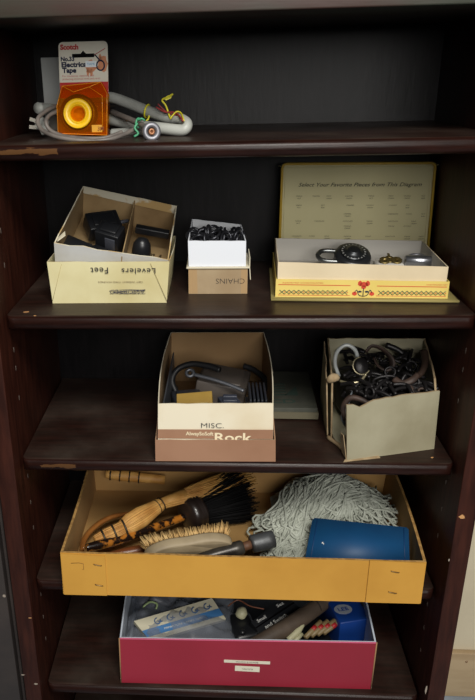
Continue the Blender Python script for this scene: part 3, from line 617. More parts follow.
single('rubber_hose', b, mat('black_rubber', (30, 30, 32), .5), 'black rubber hose curling at the back left of the MISC box', 'hose')
b = MB().tube([(0.0233, 0.2400, 0.8224), (0.0407, 0.2300, 0.8188), (0.0575, 0.2100, 0.8118), (0.0645, 0.1800, 0.8020)], .0052, 10, k=7)
single('rubber_hose', b, mat('black_rubber', (30, 30, 32), .5), 'black rubber hose arching along the right wall of the MISC box', 'hose')
b = MB().tube([(-0.0674, 0.1500, 0.8438), (-0.0338, 0.1400, 0.8390), (-0.0040, 0.1300, 0.8326), (0.0188, 0.1200, 0.8264)], .0034, 8, k=5, flat=.6); b.ring((-0.0708, 0.1500, 0.8456), (0,-1,1), .006, .003)
single('metal_strap', b, DKM, 'thin grey metal strap lying diagonally over the grey case in the MISC box', 'strap')
b = MB()
for k in range(5): b.box((.0270+.006*k, .095, .8200), (.0035, .070, .036), bev=.001)
b.span(.021, .057, .060, .130, .800, .812, bev=.001)
single('heat_sink', b, DK, 'black finned block at the right of the MISC box', 'block')
b = MB().box((-.005, .075, .8180), (.030, .040, .024), Matrix.Rotation(.3, 3, 'Z'), bev=.002); b.box((-.005, .070, .8320), (.022, .010, .005), bev=.001); b.box((-.005, .085, .8320), (.022, .008, .005), bev=.001)
single('switch_block', b, mat('slate_plastic', (60, 64, 76), .4), 'slate grey switch block right of the yellow carton in the MISC box', 'switch')

# --- flat grey printed box behind
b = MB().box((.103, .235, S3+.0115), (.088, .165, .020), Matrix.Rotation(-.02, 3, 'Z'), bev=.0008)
gb = thing('flat_carton', (.103, .235, S3), 'flat grey printed carton lying in the shadow behind the MISC box', 'box'); gbb = obj('carton_body', b, mat('shaded_grey_card', (66, 67, 58), .7, (52, 53, 46), 25), gb)  # greenish printed card, its colour darkened for the shadow it lies in
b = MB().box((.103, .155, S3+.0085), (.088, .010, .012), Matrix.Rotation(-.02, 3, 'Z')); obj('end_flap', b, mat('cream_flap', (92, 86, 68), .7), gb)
b = MB()
b.text('C', (.078, .180, S3+.0217), UX, (0,1,0), .016, .018, bold=.02); b.text('D', (.100, .180, S3+.0217), UX, (0,1,0), .016, .022, bold=.02)
for k in range(5): b.span(.070, .098, .205+k*.012, .210+k*.012, S3+.0215, S3+.0218)
b.add([(.094,.205,S3+.0218),(.118,.205,S3+.0218),(.118,.245,S3+.0218)], [[0,1,2]])
obj('printed_marks', b, ink('dark_green_print', (44, 62, 54)), gbb)

# --- torn kraft carton of hooks and hardware
KB = mat('grey_kraft', (156, 150, 126), .85, (136, 129, 104), 9, bump=.2); KE = mat('torn_kraft_edge', (142, 120, 90), .9, (164, 144, 112), 60)
kb = thing('cardboard_box', (.24, .12, S3), 'torn grey-kraft carton full of dark hooks and hardware on the middle shelf', 'box')
z0 = S3+.0004; FL, FR, BR_, BL_ = V((.1725, .0104, z0)), V((.3135, .0515, z0)), V((.325, .215, z0)), V((.164, .222, z0))
FLt, FRt, BRt, BLt = V((.1650, .0110, .8530)), V((.3105, .0530, .8580)), V((.330, .222, .882)), V((.166, .229, .880))
def wall(mb, a, b_, at_, bt, t, n=12, wob=.0015, seed=0, dip=None):
    a, b_, at_, bt = V(a), V(b_), V(at_), V(bt); e = (b_-a).normalized(); inn = V((-e.y, e.x, 0))*t
    P = []
    for k in range(n+1):
        f = k/n; wz = noise.noise(V((f*7+seed, seed, 1)))*wob + (-dip(f) if dip else 0); bw = inn.normalized()*noise.noise(V((f*3, seed, 4)))*.003
        P.append((a.lerp(b_, f), at_.lerp(bt, f)+V((0,0,wz))+bw))
    for k in range(n):
        (p, pt), (q, qt) = P[k], P[k+1]
        mb.add([p, q, qt, pt], [[0,1,2,3]], 0); mb.add([p+inn, q+inn, qt+inn, pt+inn], [[3,2,1,0]], 0); mb.add([pt, qt, qt+inn, pt+inn], [[0,1,2,3]], 1)
    for (p, pt) in (P[0], P[-1]): mb.add([p, pt, pt+inn, p+inn], [[0,1,2,3]], 1)
    return mb
b = wall(MB(), FL, FR, FLt, FRt, .003, 14, .003, 2, dip=lambda f: .008*math.exp(-((f-.16)/.07)**2)-.002*math.sin(PI*f)); obj('front_wall', b, [KB, KE], kb)
obj('right_wall', wall(MB(), FR, BR_, FRt, BRt, .003, 10, .003, 5, dip=lambda f: .012*math.exp(-((f-.06)/.06)**2)), [KB, KE], kb)
obj('back_wall', wall(MB(), BR_, BL_, BRt, BLt, .003, 10, .002, 8), [KB, KE], kb)
LF = V((.1585, .084, z0)); LFt = V((.1530, .084, .862))
b = wall(MB(), BL_, LF, BLt, LFt, .0025, 10, .004, 11); wall(b, BL_+V((-.005,0,0)), LF+V((-.005,.006,0)), BLt+V((-.006,0,-.006)), LFt+V((-.007,.006,-.006)), .002, 10, .005, 14); obj('left_wall', b, [KB, KE], kb)
b = MB(); b.add([FL+V((.004,.006,.0005)), FR+V((-.002,.003,.0005)), BR_+V((-.002,-.002,.0005)), BL_+V((.002,-.002,.0005)), LF+V((.004,0,.0005)), FL+V((.004,.006,.003)), FR+V((-.002,.003,.003)), BR_+V((-.002,-.002,.003)), BL_+V((.002,-.002,.003)), LF+V((.004,0,.003))], [[0,1,2,3,4],[5,6,7,8,9],[0,1,6,5],[1,2,7,6],[2,3,8,7],[3,4,9,8],[4,0,5,9]]); obj('bottom', b, KB, kb)
b = MB(); b.tube([LF+V((-.004,.0,.002)), LF+V((.004,-.02,.003)), LF+V((.010,-.035,.004)), FL+V((-.001,.012,.006))], [.004, .003, .004, .002], 7, k=3); obj('torn_paper', b, KE, kb); b = MB(); b.tube([LFt+V((-.004,.004,-.003)), LFt+V((.002,.0,.004)), LFt+V((.008,.006,.001)), LFt+V((.006,.014,-.006))], [.005, .0075, .006, .003], 8, k=3); obj('torn_paper', b, KE, kb); b = MB()
b.slab([FL+V((-.006,-.004,.0002)), FL+V((.052,.010,.0002)), FL+V((.050,.016,.002)), FL+V((-.002,.003,.002))], .001); obj('torn_corner', b, KE, kb)
b = MB().slab([FL+V((-.002,-.001,.003)), FLt+V((-.0015,-.0005,-.05)), FLt+V((-.0035,.012,-.052)), FL+V((-.006,.016,.006))], .0012); obj('torn_layer', b, KE, kb)

IRON = mat('black_iron', (36, 34, 35), .42, metal=.5); RUST = mat('rusty_iron', (66, 50, 42), .6, (46, 36, 32), 50, metal=.2, bump=.2); PIPE = mat('dark_brown_pipe', (64, 50, 42), .4); STEEL = mat('bright_bent_steel', (190, 194, 192), .4, metal=.2); 
def hw(name, mb, m, label, cat): return single(name, mb, m, label, cat, 'hardware in the torn carton')
hw('hook', MB().tube([(0.1744, 0.1400, 0.8455), (0.1665, 0.1400, 0.8667), (0.1682, 0.1400, 0.8876), (0.1817, 0.1400, 0.8997), (0.1967, 0.1400, 0.8912), (0.2013, 0.1400, 0.8738), (0.1945, 0.1400, 0.8580), (0.2003, 0.1400, 0.8456)], .0032, 8, k=6), STEEL, 'pale C-shaped steel hook standing at the upper left of the torn carton', 'hook')
b = MB(); c = V((0.2042, 0.1200, 0.8714)); b.lathe(c, c+V((.2,-1,.6)), [(-.003, 0), (-.003, .013), (.002, .0145), (.004, .012), (.005, 0)], 20, sc2=.8)
t = thing('caster_plate', (c.x, c.y, c.z-.015), 'black oval plate with a bright worn rim, below the pale C-shaped hook', 'plate', 'hardware in the torn carton'); obj('plate', b, IRON, t)
obj('worn_rim', MB().ring(c+V((.0004,-.002,.0012)), V((.2,-1,.6)), .0142, .0011, sx=1, seg=30, arc=.65), mat('worn_gold_rim', (170, 160, 130), .35, metal=.6), t)
hw('hook', MB().tube([(0.1730, 0.1200, 0.8451), (0.1871, 0.1100, 0.8459), (0.2026, 0.1100, 0.8495), (0.2110, 0.1100, 0.8617)], .0022, 7, k=5), mat('worn_gold_rim', (170, 160, 130), .35, metal=.6), 'thin pale brass hook lying under the oval plate', 'hook')
hw('pipe_elbow', MB().tube([(0.3153, 0.1700, 0.8766), (0.3128, 0.1500, 0.8667), (0.3026, 0.1300, 0.8555), (0.2866, 0.1200, 0.8492)], [.0066, .006, .0052, .0045], 12, k=6), PIPE, 'bent dark brown pipe end rising against the right wall of the torn carton', 'pipe')
b = MB(); c1 = [(0.2189, 0.1600, 0.8802), (0.2288, 0.1650, 0.8889), (0.2442, 0.1600, 0.8855), (0.2559, 0.1500, 0.8753), (0.2592, 0.1450, 0.8633), (0.2492, 0.1400, 0.8565), (0.2370, 0.1450, 0.8614), (0.2316, 0.1550, 0.8716)]
b.tube(c1, [.004, .0038, .0045, .0075, .0075, .005, .004], 10, k=5, flat=.5); hw('shackle_clamp', b, RUST, 'curved rusty clamp at the back middle of the torn carton', 'clamp')
b = MB().tube([(0.1712, 0.0450, 0.8117), (0.1676, 0.0500, 0.8297), (0.1769, 0.0500, 0.8467), (0.1941, 0.0450, 0.8457), (0.2120, 0.0400, 0.8348), (0.2288, 0.0450, 0.8258), (0.2533, 0.0600, 0.8257)], [.003, .004, .0048, .0042, .004, .0045, .0055], 10, k=6); hw('curved_handle', b, RUST, 'smooth curved rusty handle just behind the front wall of the torn carton', 'handle')
b = MB().prism(smooth([V((0,0,0)),V((.004,.014,0)),V((.010,.026,0)),V((.007,.012,0)),V((.006,-.006,0)),V((.002,-.026,0)),V((-.006,-.012,0))], 3, True) and [(p.x,p.y) for p in smooth([V((0,0,0)),V((.004,.016,0)),V((.010,.028,0)),V((.007,.012,0)),V((.006,-.006,0)),V((.002,-.030,0)),V((-.006,-.014,0))], 3, True)], (0.1707, 0.0500, 0.8297), (1,0,0), (0,.1,1), .002)
hw('steel_blade', b, mat('bluish_steel', (130, 138, 146), .3, metal=.8), 'pointed bluish steel blade poking out at the torn left corner', 'blade')
b = MB().tube([(0.2207, 0.1000, 0.8539), (0.2309, 0.1000, 0.8608), (0.2493, 0.1000, 0.8626), (0.2560, 0.1000, 0.8575), (0.2505, 0.1000, 0.8506), (0.2322, 0.1000, 0.8470)], .0022, 7, True, k=4); hw('chain_link', b, IRON, 'long oval black link in the middle of the torn carton', 'link')
b = MB().tube([(0.2529, 0.1000, 0.8575), (0.2633, 0.0900, 0.8549), (0.2780, 0.0900, 0.8601), (0.2890, 0.1000, 0.8662)], [.006, .005, .006, .004], 8, k=4, flat=.6); b.tube([(0.2661, 0.0900, 0.8567), (0.2769, 0.0800, 0.8475), (0.2785, 0.0700, 0.8383)], [.005, .005, .003], 8, k=4, flat=.6); hw('wrench', b, RUST, 'rusty forked wrench right of the oval link', 'wrench')
b = MB().ring((0.2925, 0.0800, 0.8441), (0,-1,.8), .0058, .0022); hw('ring', b, RUST, 'small rusty ring near the right wall of the torn carton', 'ring')
b = MB().tube([(0.2123, 0.0900, 0.8392), (0.2229, 0.0800, 0.8368), (0.2396, 0.0700, 0.8329), (0.2614, 0.0700, 0.8280)], .0045, 8, k=5); b.ring((0.2087, 0.0900, 0.8443), (0,-1,.7), .008, .003); hw('eye_bolt', b, IRON, 'black eye bolt lying across the middle of the torn carton', 'bolt')
b = MB().tube([(0.1863, 0.1000, 0.8346), (0.1999, 0.1100, 0.8442), (0.2160, 0.1100, 0.8408), (0.2215, 0.1000, 0.8278), (0.2087, 0.0800, 0.8229)], .0042, 8, k=5); hw('hook', b, IRON, 'black S-shaped hook left of the eye bolt', 'hook')
b = MB().tube([(0.2494, 0.0900, 0.8394), (0.2604, 0.1000, 0.8455), (0.2762, 0.1000, 0.8421), (0.2783, 0.0900, 0.8292), (0.2673, 0.0800, 0.8234)], .0035, 8, k=5); hw('hook', b, IRON, 'black J-shaped hook under the rusty wrench', 'hook')
b = MB().tube([(0.1845, 0.1300, 0.8194), (0.1951, 0.1300, 0.8285), (0.2062, 0.1200, 0.8276)], .004, 8, k=4); b.box((0.1846, 0.1300, 0.8176), (.012, .012, .012), Matrix.Rotation(.5,3,'Y'), bev=.002); hw('bolt', b, IRON, 'thick black bolt near the left wall of the torn carton', 'bolt')
b = MB().tube([(0.2587, 0.1950, 0.8796), (0.2782, 0.1900, 0.8725), (0.2937, 0.1800, 0.8584), (0.2936, 0.1600, 0.8449)], .005, 8, k=4); hw('rod', b, IRON, 'curved black rod leaning on the back wall of the torn carton', 'rod')
b = MB().box((.243, .130, .805), (.118, .135, .070), Matrix.Rotation(.10, 3, 'Z'), bev=.012)
for k in range(80):
    x, y = .245+random.uniform(-.06,.058), .125+random.uniform(-.068,.075); y = max(y, .040+(x-.1725)*.30+.012); c = V((x, y, .842+random.uniform(0,.010)+max(0,(y-.09))*.16)); d = V((random.uniform(-1,1), random.uniform(-1,1), random.uniform(-.2,.2))).normalized()
    if k % 6 == 0: b.ring(c, V((random.uniform(-1,1), -1, random.uniform(.2,1.5))), .008, .0022)
    else: b.tube([c-d*.018, c+V((0,0,.005)), c+d*.018+V((random.uniform(-.01,.01),0,0))], .0030, 7, k=4)
tag(obj('hardware_pile', b, IRON), 'dark tangle of small iron hardware filling the torn carton', 'hardware', kind='stuff')

# ================================================================ shelf 4: yellow tray
OCH = mat('ochre_cardboard', (200, 148, 58), .8, (186, 134, 48), 7, bump=.15, lo=.45, hi=.7); OCI = mat('tray_inside_brown', (170, 132, 78), .85, (150, 114, 66), 6, bump=.1); OCE = mat('corrugated_edge', (176, 136, 76), .9, (150, 112, 60), 120, lo=.45, hi=.55)
tr = thing('cardboard_tray', (.01, .13, S4), 'large shallow ochre cardboard tray of brushes jutting over the shelf front', 'tray')
z0 = S4+.0004
b = MB(); open_box(b, [(-.2760, -.0295, z0), (.2990, -.0300, z0), (.3080, .290, z0), (-.2740, .290, z0)], [(-.2745, -.0300, .6085), (.2985, -.0300, .6050), (.3150, .292, .606), (-.2760, .292, .608)], .0042, n=10, bow=(0, .004, 0, -.002), wob=.0010, seed=4)
tb = obj('tray_body', b, [OCH, OCI, OCE], tr)
STP = mat('staple_metal', (130, 104, 66), .4, metal=.7)
for (xa, xb) in ((-.2740, -.2030), (.2120, .2965)):
    b = MB().slab([(xa, -.0322, z0+.001), (xb, -.0322, z0+.001), (xb+.0005, -.0325, .6045), (xa, -.0325, .6075)], .0020); f = obj('corner_flap', b, OCH, tb)
    for zz in (.588, .548):
        xc = xb-.012 if xa < 0 else xa+.040
        obj('staple', MB().tube([(xc-.0065, -.0328, zz+.0015), (xc-.005, -.0336, zz+.001), (xc+.005, -.0336, zz-.001), (xc+.0065, -.0328, zz-.0015)], .0008, 6), STP, f)
if True:
    obj('pen_mark', MB().tube([(-.258, -.0326, .590), (-.245, -.0326, .591), (-.238, -.0326, .5895), (-.238, -.0326, .579), (-.240, -.0326, .578)], .0005, 4), ink('faint_brown_pen', (120, 84, 36)), tb)

STRAW = mat('broomcorn', (206, 158, 86), .6, (176, 124, 58), 40, (1, 1, 1)); WIRE = mat('dark_wire', (66, 58, 48), .45, metal=.6); OAK = mat('varnished_oak', (150, 96, 44), .3, (112, 66, 30), 20, coat=.4)
# whisk broom
wb = thing('whisk_broom', (-0.1504, 0.1824, 0.5295), 'corn-straw whisk broom with a lashed handle, reaching up under the shelf', 'whisk broom')
h0, h1, h2, h3, h4 = V((-0.2334, 0.0531, 0.5720)), V((-0.1920, 0.0726, 0.5820)), V((-0.1579, 0.1017, 0.5900)), V((-0.1243, 0.1321, 0.5980)), V((-0.0032, 0.2090, 0.6060))
def stalks(mb, path, radii, n=44):
    pts = smooth(path, 6); m = len(pts); ax_ = (pts[-1]-pts[0]).normalized(); _, va, na = frame(ax_)
    for j in range(n):
        a = 2*PI*j/n+random.uniform(-.06,.06); mb.tube([p+(va*math.cos(a)*.92+na*math.sin(a)*.92)*lerpl(radii, i/(m-1)) for i, p in enumerate(pts)], random.uniform(.0007, .0013), 4)
    return mb
pth = [h0, h0.lerp(h1, .5), h1, h1.lerp(h2, .35)]; rd = [.009, .0135, .014, .012]
obj('handle', stalks(MB().tube(pth, rd, 16, k=6, flat=.85), pth, rd), STRAW, wb)
pth2 = [h1.lerp(h2,.1), h1.lerp(h2, .5), h2, h2.lerp(h3, .5), h3]; rd2 = [.0125, .0185, .0190, .0150, .0112]
obj('shoulder', stalks(MB().tube(pth2, rd2, 20, k=6, flat=.85), pth2, rd2, 60), STRAW, wb)
for k in range(3):
    p = h0.lerp(h1, .35+.42*k); obj('binding', MB().ring(p, h1-h0, .0146-.001*(k==0), .0018, seg=24), WIRE, wb)
for k in range(2):
    p = h2.lerp(h3, .80+.20*k); obj('wire_band', MB().ring(p, h3-h2, .0125, .0010, seg=24), WIRE, wb)
b = MB(); dmain = (h4-h3)
u_, v_, n_2 = frame(dmain, (0,0,1))
for k in range(260):
    a = random.uniform(0, 2*PI); rr = math.sqrt(random.random()); ro = V(v_)*math.cos(a)*rr*.85+V(n_2)*math.sin(a)*rr
    s_ = h3 + ro*.0105; e_ = h3 + dmain*random.uniform(.92, 1.35) + V(v_)*math.cos(a)*rr*.014 + V(n_2)*math.sin(a)*rr*.034 + V((0,0,-.006))
    b.tube([s_, s_.lerp(e_, .5)+V((0,0,.002)), e_], [.0010, .0007], 4)
b.tube([h3, h3+dmain*.35], [.0100, .0135], 12)
tag(obj('straw', b, STRAW, wb), kind='stuff')
# mottled handle brush with round head and black bristles
rb = thing('dusting_brush', (-0.1188, 0.1350, 0.5295), 'round black-bristled brush with a mottled orange-brown handle, under the whisk broom', 'brush')
MOT = mat('mottled_varnish', (168, 104, 36), .18, (30, 20, 16), 65, (1,1,1), lo=.42, hi=.5, coat=.6)
g0, g1, g2, g3 = V((-0.2451, 0.0300, 0.5740)), V((-0.1941, 0.0574, 0.5720)), V((-0.1419, 0.0946, 0.5700)), V((-0.0834, 0.1340, 0.5700))
obj('handle', MB().tube([g0, g0.lerp(g1,.4), g1, g2, g3], [.0065, .0085, .0082, .0078, .0066], 14, k=6), MOT, rb)
hd = (g3-g0).normalized(); hc = V((-0.0798, 0.1343, 0.5720)); 
obj('ferrule', MB().lathe(hc, hc+V((.75,.65,.0)), [(-.004, .008), (-.002, .015), (.001, .026), (.004, .0300), (.014, .0325), (.017, .0305), (.019, .0325), (.022, .0305), (.024, .0320), (.030, .0305)], 28, sc2=1), mat('dark_ferrule', (36, 28, 25), .35, coat=.3), rb)
b = MB(); ax = V((.80,.60,-.03)).normalized(); u_, v_, n_2 = frame(ax); BRI = mat('black_bristle', (14, 13, 14), .8, spec=.2)
hb = hc+V((.75,.65,0)).normalized()*.028
for k in range(900):
    a = random.uniform(0, 2*PI); rr = math.sqrt(random.random()); ro = v_*math.cos(a)*rr+n_2*math.sin(a)*rr
    s_ = hb+ro*.029; e_ = hb+ax*random.uniform(.080, .105)+ro*.054; e_.z = max(e_.z, .536); e_.y = min(e_.y, .284)
    b.tube([s_, s_.lerp(e_, .5), e_], [.0012, .0008], 3)
tag(obj('bristles', b, BRI, rb), kind='stuff')
# wooden back of another brush (arched wood at far left)
b = MB().tube([(-0.2587, 0.0595, 0.5480), (-0.2576, 0.0864, 0.5540), (-0.2419, 0.1151, 0.5600), (-0.2157, 0.1387, 0.5640), (-0.1811, 0.1590, 0.5600)], [.006, .009, .011, .011, .008], 12, k=6, flat=.5)
single('brush_handle', b, OAK, 'arched light-brown wooden handle in the left corner of the tray, behind the whisk broom', 'handle')
b = MB().tube([(-0.2133, 0.0575, 0.5380), (-0.1859, 0.0643, 0.5400), (-0.1586, 0.0725, 0.5410), (-0.1328, 0.0806, 0.5400)], [.006, .009, .009, .007], 14, k=5, flat=.8)
single('wooden_handle', b, mat('red_brown_wood', (118, 66, 34), .35), 'red-brown wooden handle low between the mottled handle and the scrub brush', 'handle')
# straw brush lying at the back
t = thing('whisk_broom', (-0.2194, 0.2600, 0.5697), 'second straw whisk lying along the back of the tray, mostly hidden by the shelf', 'whisk broom')
pA, pB = V((-0.2430, 0.2620, 0.5818)), V((-0.1260, 0.2620, 0.5701)); obj('straw', MB().tube([pA, pA.lerp(pB,.3), pB], [.008, .011, .009], 14, k=5), STRAW, t)
for k in range(4): obj('binding', MB().ring(pA.lerp(pB, .08+.16*k), pB-pA, .0108, .0014), WIRE, t)
# scrub brush
sb = thing('scrub_brush', (-0.0709, 0.0740, 0.5295), 'grey-beige wooden scrub brush with cream bristles, in front of the tray', 'brush')
BLKW = mat('weathered_block', (160, 144, 116), .6, (136, 120, 94), 16, (1,1,1), bump=.1); CRB2 = mat('tampico_bristle', (212, 178, 120), .7, (186, 148, 92), 30)
sA, sB = V((-.146, .020, .574)), V((-.0005, .052, .583)); su = (sB-sA).normalized(); sL = (sB-sA).length
sv = V((.0, .95, .34)); sv = (sv - su*sv.dot(su)).normalized(); sn = su.cross(sv)   # sv: bristle direction, sn: towards viewer/down
prof = []
for k in range(40):
    a = 2*PI*k/40; x = math.cos(a); rx = .5*sL*math.copysign(abs(x)**.75, x); ry = .0225*math.copysign(abs(math.sin(a))**.85, math.sin(a))*(1-.16*math.cos(2*rx/sL*2*PI*.5)**2*0)
    w2 = 1-.22*math.exp(-(rx/(sL*.16))**2); prof.append((rx, ry*w2))
cc = (sA+sB)/2
# block: outline in (su, sn) plane, thickness along sv
b = MB(); m_ = len(prof); vs = []; lay = [(-.010, .84), (-.0085, .93), (-.005, 1), (.005, 1), (.0075, .96)]
for (h, s_) in lay: vs += [cc+su*p[0]*(.98 if s_<1 else 1)+sn*p[1]*s_+sv*(h+.006*(2*p[0]/sL)**2*-1) for p in prof]
fs = [[i*m_+j, i*m_+(j+1) % m_, (i+1)*m_+(j+1) % m_, (i+1)*m_+j] for i in range(4) for j in range(m_)] + [list(range(m_)), [4*m_+j for j in range(m_)][::-1]]
b.add(vs, fs, 0, True); b.sm[-1] = b.sm[-2] = False
obj('block', b, BLKW, sb)
b = MB()
for i in range(17):
    for j in range(5):
        fx_ = (i+.5)/17*2-1; fy_ = (j+.5)/5*2-1
        if abs(fx_)**2.5+abs(fy_)**2.5*.5 > .95: continue
        base_ = cc+su*fx_*sL*.47+sn*fy_*.017+sv*.007
        for q in range(12):
            o_ = su*random.uniform(-.0026,.0026)+sn*random.uniform(-.002,.002); sp_ = su*(fx_*.008+random.uniform(-.005,.005))+sn*random.uniform(-.005,.005)
            b.tube([base_+o_, base_+o_+sp_+sv*random.uniform(.015,.020)], [.0012, .0008], 3)
tag(obj('bristles', b, CRB2, sb), kind='stuff')
# steel-handled tool: tapered dark tube, gap, grey cap
LEAD = mat('dull_lead', (92, 94, 96), .45, (66, 66, 66), 40, metal=.5, bump=.15)
tl = thing('tool_handle', (-0.0097, 0.0761, 0.5295), 'dark tapered metal tool with a grey cylindrical cap, lying in front of the mop', 'tool')
q0, q1, q2, q3 = V((-.070, .016, .562)), V((.020, .042, .574)), V((.0325, .0470, .576)), V((.0720, .0590, .580)); ql = (q1-q0)
obj('shaft', MB().lathe(q0, q1, [(0, .004), (.003, .0075), (ql.length*.5, .0105), (ql.length*.85, .0125), (ql.length*.97, .0125), (ql.length, .010)], 22), mat('scuffed_dark_tube', (80, 76, 70), .35, (52, 48, 44), 35, metal=.4), tl)
obj('collar', MB().lathe(q1, q2, [(-.004, .0078), ((q2-q1).length+.004, .0078)], 18), mat('brown_collar', (96, 64, 44), .6), tl)
obj('cap', MB().lathe(q2, q3, [(0, .0125), (.0015, .0148), (.006, .0152), (.030, .0152), ((q3-q2).length-.001, .0148), ((q3-q2).length, .012)], 26), LEAD, tl)
# mop head
MOPM = mat('grey_cotton_yarn', (176, 180, 168), .9, (150, 154, 142), 60)
mp = thing('mop_head', (0.1887, 0.1934, 0.5295), 'grey-white cotton string mop head heaped behind the blue box', 'mop')
b = MB(); hubp = V((.170, .205, .622))
def mound(x, y):   # height of the heap
    return .534 + .084*math.exp(-(((x-.182)/.098)**2 + ((y-.185)/.085)**2)*.8)
for k in range(330):
    sx0 = random.uniform(-.06, .115); s0 = V((hubp.x+sx0, hubp.y+random.uniform(-.035, .06), 0))
    ln_ = random.uniform(.6, 1); 
    side = random.random()
    if side < .62: e = V((random.uniform(.056, .125), random.uniform(.030, .155), 0))
    elif side < .86: e = V((random.uniform(.10, .25), random.uniform(.105, .150), 0))
    else: e = V((random.uniform(.26, .298), random.uniform(.10, .22), 0))
    pts = []; ph, fr = random.uniform(0, 6), random.uniform(5, 14); am = random.uniform(.003, .012); lift = random.uniform(-.003, .010)
    for q in range(15):
        f = q/14; p = s0.lerp(e, f); d = (e-s0).normalized(); per = V((-d.y, d.x, 0))
        p = p + per*math.sin(ph+f*fr)*am*(.4+f) 
        p.z = mound(p.x, p.y) + lift*(1-.4*f) + math.cos(ph+f*fr*.8)*.002
        p.y = min(p.y, .282); p.x = min(p.x, .300); p.z = min(p.z, .640); pts.append(p)
    if random.random() < .7:   # curl at the tip
        a0 = random.uniform(0, 6); rr = random.uniform(.006, .012); c_ = pts[-1]
        for q in range(1, 6):
            a = a0+q*.9; pts.append(V((c_.x+rr*(math.cos(a)-math.cos(a0)), c_.y+rr*(math.sin(a)-math.sin(a0)), max(.534, c_.z-.002*q+random.uniform(0,.004)))))
    b.tube(pts, .0021, 6)
tag(obj('yarn_strands', b, MOPM, mp), kind='stuff')
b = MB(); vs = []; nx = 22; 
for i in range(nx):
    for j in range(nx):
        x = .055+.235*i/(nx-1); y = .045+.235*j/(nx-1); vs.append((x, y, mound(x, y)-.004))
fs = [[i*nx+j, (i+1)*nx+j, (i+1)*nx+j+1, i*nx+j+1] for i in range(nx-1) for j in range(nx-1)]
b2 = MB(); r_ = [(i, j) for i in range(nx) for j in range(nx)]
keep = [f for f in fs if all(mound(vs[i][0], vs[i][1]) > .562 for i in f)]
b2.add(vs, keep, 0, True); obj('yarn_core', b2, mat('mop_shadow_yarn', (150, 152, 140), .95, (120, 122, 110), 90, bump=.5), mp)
# blue box
BLU = mat('blue_vinyl', (16, 72, 116), .55, (12, 60, 102), 7, bump=.05)
bb = thing('blue_case', (.21, .045, S4+.004), 'flat blue case leaning in the front right of the tray, in front of the mop', 'case')
A_, B_, C_, D_ = V((0.1204, 0.0185, 0.5660)), V((0.2914, 0.0194, 0.5660)), V((0.2953, 0.0658, 0.6040)), V((0.1391, 0.0843, 0.6080))
dn = (B_-A_).cross(D_-A_).normalized(); 
if dn.y > 0: dn = -dn
lowv = (A_-D_).normalized()*.012
bmx = bmesh.new(); th_ = .026; q = [A_+lowv, B_+lowv, C_, D_]; vv = [bmx.verts.new(p) for p in q]+[bmx.verts.new(p-dn*th_) for p in q]
for f in ([0,1,2,3],[7,6,5,4],[0,4,5,1],[1,5,6,2],[2,6,7,3],[3,7,4,0]): bmx.faces.new([vv[i] for i in f])
bmesh.ops.recalc_face_normals(bmx, faces=bmx.faces); bmesh.ops.bevel(bmx, geom=list(bmx.edges), offset=.0025, segments=3, affect='EDGES')
obj('cover', MB().bm(bmx, 0, True), BLU, bb)
e1 = A_.lerp(B_, .05)+dn*.0003; e2 = D_.lerp(C_, .05)+dn*.0003
obj('spine_groove', MB().tube([e1+lowv*.8, e2+lowv*.3], .0009, 6), mat('deep_blue', (12, 54, 100), .5), bb)
e1 = A_.lerp(B_, .95)+dn*.0003; e2 = D_.lerp(C_, .95)+dn*.0003
obj('spine_groove', MB().tube([e1+lowv*.8, e2+lowv*.3], .0009, 6), mat('deep_blue', (12, 54, 100), .5), bb)
for (f, g) in ((.14, .42), (.155, .40)): obj('paint_speck', MB().prism(blob(0,0,.0012,.0016), A_.lerp(B_, f).lerp(D_.lerp(C_, f), g)+dn*.0006, (B_-A_).normalized(), (D_-A_).normalized(), .0006), mat('white_paint', (200, 200, 196), .5), bb)

# ================================================================ shelf 5: red box
REDB = mat('red_paper', (148, 32, 52), .55, (138, 28, 46), 6, bump=.05); REDE = mat('kraft_side_edge', (150, 116, 80), .8); WIN = mat('white_lining', (196, 204, 216), .6)
rbx = thing('storage_box', (.03, .15, S5), 'red paper-covered box with white lining and two upside-down labels on its front', 'box')
z0 = S5+.0004
b = MB(); open_box(b, [(-.1955, .0125, z0), (.2500, .0170, z0), (.2540, .300, z0), (-.1950, .298, z0)], [(-.1940, .0125, .3970), (.2500, .0150, .4020), (.2580, .302, .401), (-.1960, .300, .398)], .0028, bow=(0, .002, 0, .002), wob=.0003)
bd = obj('box_body', b, [REDB, WIN, WIN], rbx)
b = MB()
for (p, q) in ((V((-.1962, .0125, z0)), V((-.1947, .0125, .397))), (V((.2508, .017, z0)), V((.2508, .015, .402)))): b = MB().tube([p, q], .0012, 6); obj('worn_corner_edge', b, REDE, bd)
b = MB(); b.slab([(-.193, .0122, .3950), (.2495, .0147, .4000), (.2495, .0152, .4025), (-.193, .0128, .3975)], .0004); obj('pink_edge', b, mat('pink_edge', (206, 96, 130), .6), bd)
PLB = mat('label_paper', (216, 210, 190), .7)
yf = .0130
for (p, q, tx, w_) in ((V((-0.0104, 0.0143, 0.3537)), V((0.0706, 0.0143, 0.3472)), 'Batteries & electrician', .039), (V((0.0092, 0.0143, 0.3407)), V((0.0527, 0.0143, 0.3286)), 'ELECTRIC', .019)):
    l_ = obj('paper_label', MB().slab([(p.x, yf+.0005, q.z+.0005), (q.x, yf+.0005, q.z-.0007), (q.x, yf+.0002, p.z-.0007), (p.x, yf+.0002, p.z+.0003)], .0006), PLB, bd)
    obj('lettering', MB().text(tx, V(((p.x+q.x)/2, yf-.0001, (p.z+q.z)/2-.0002)), (-1, 0, .015), (0, 0, -1), .0034, w_), ink('grey_type', (110, 104, 92)), l_)

PLAS = mat('clear_plastic_film', (150, 156, 168), .22, alpha=.42, spec=.9)
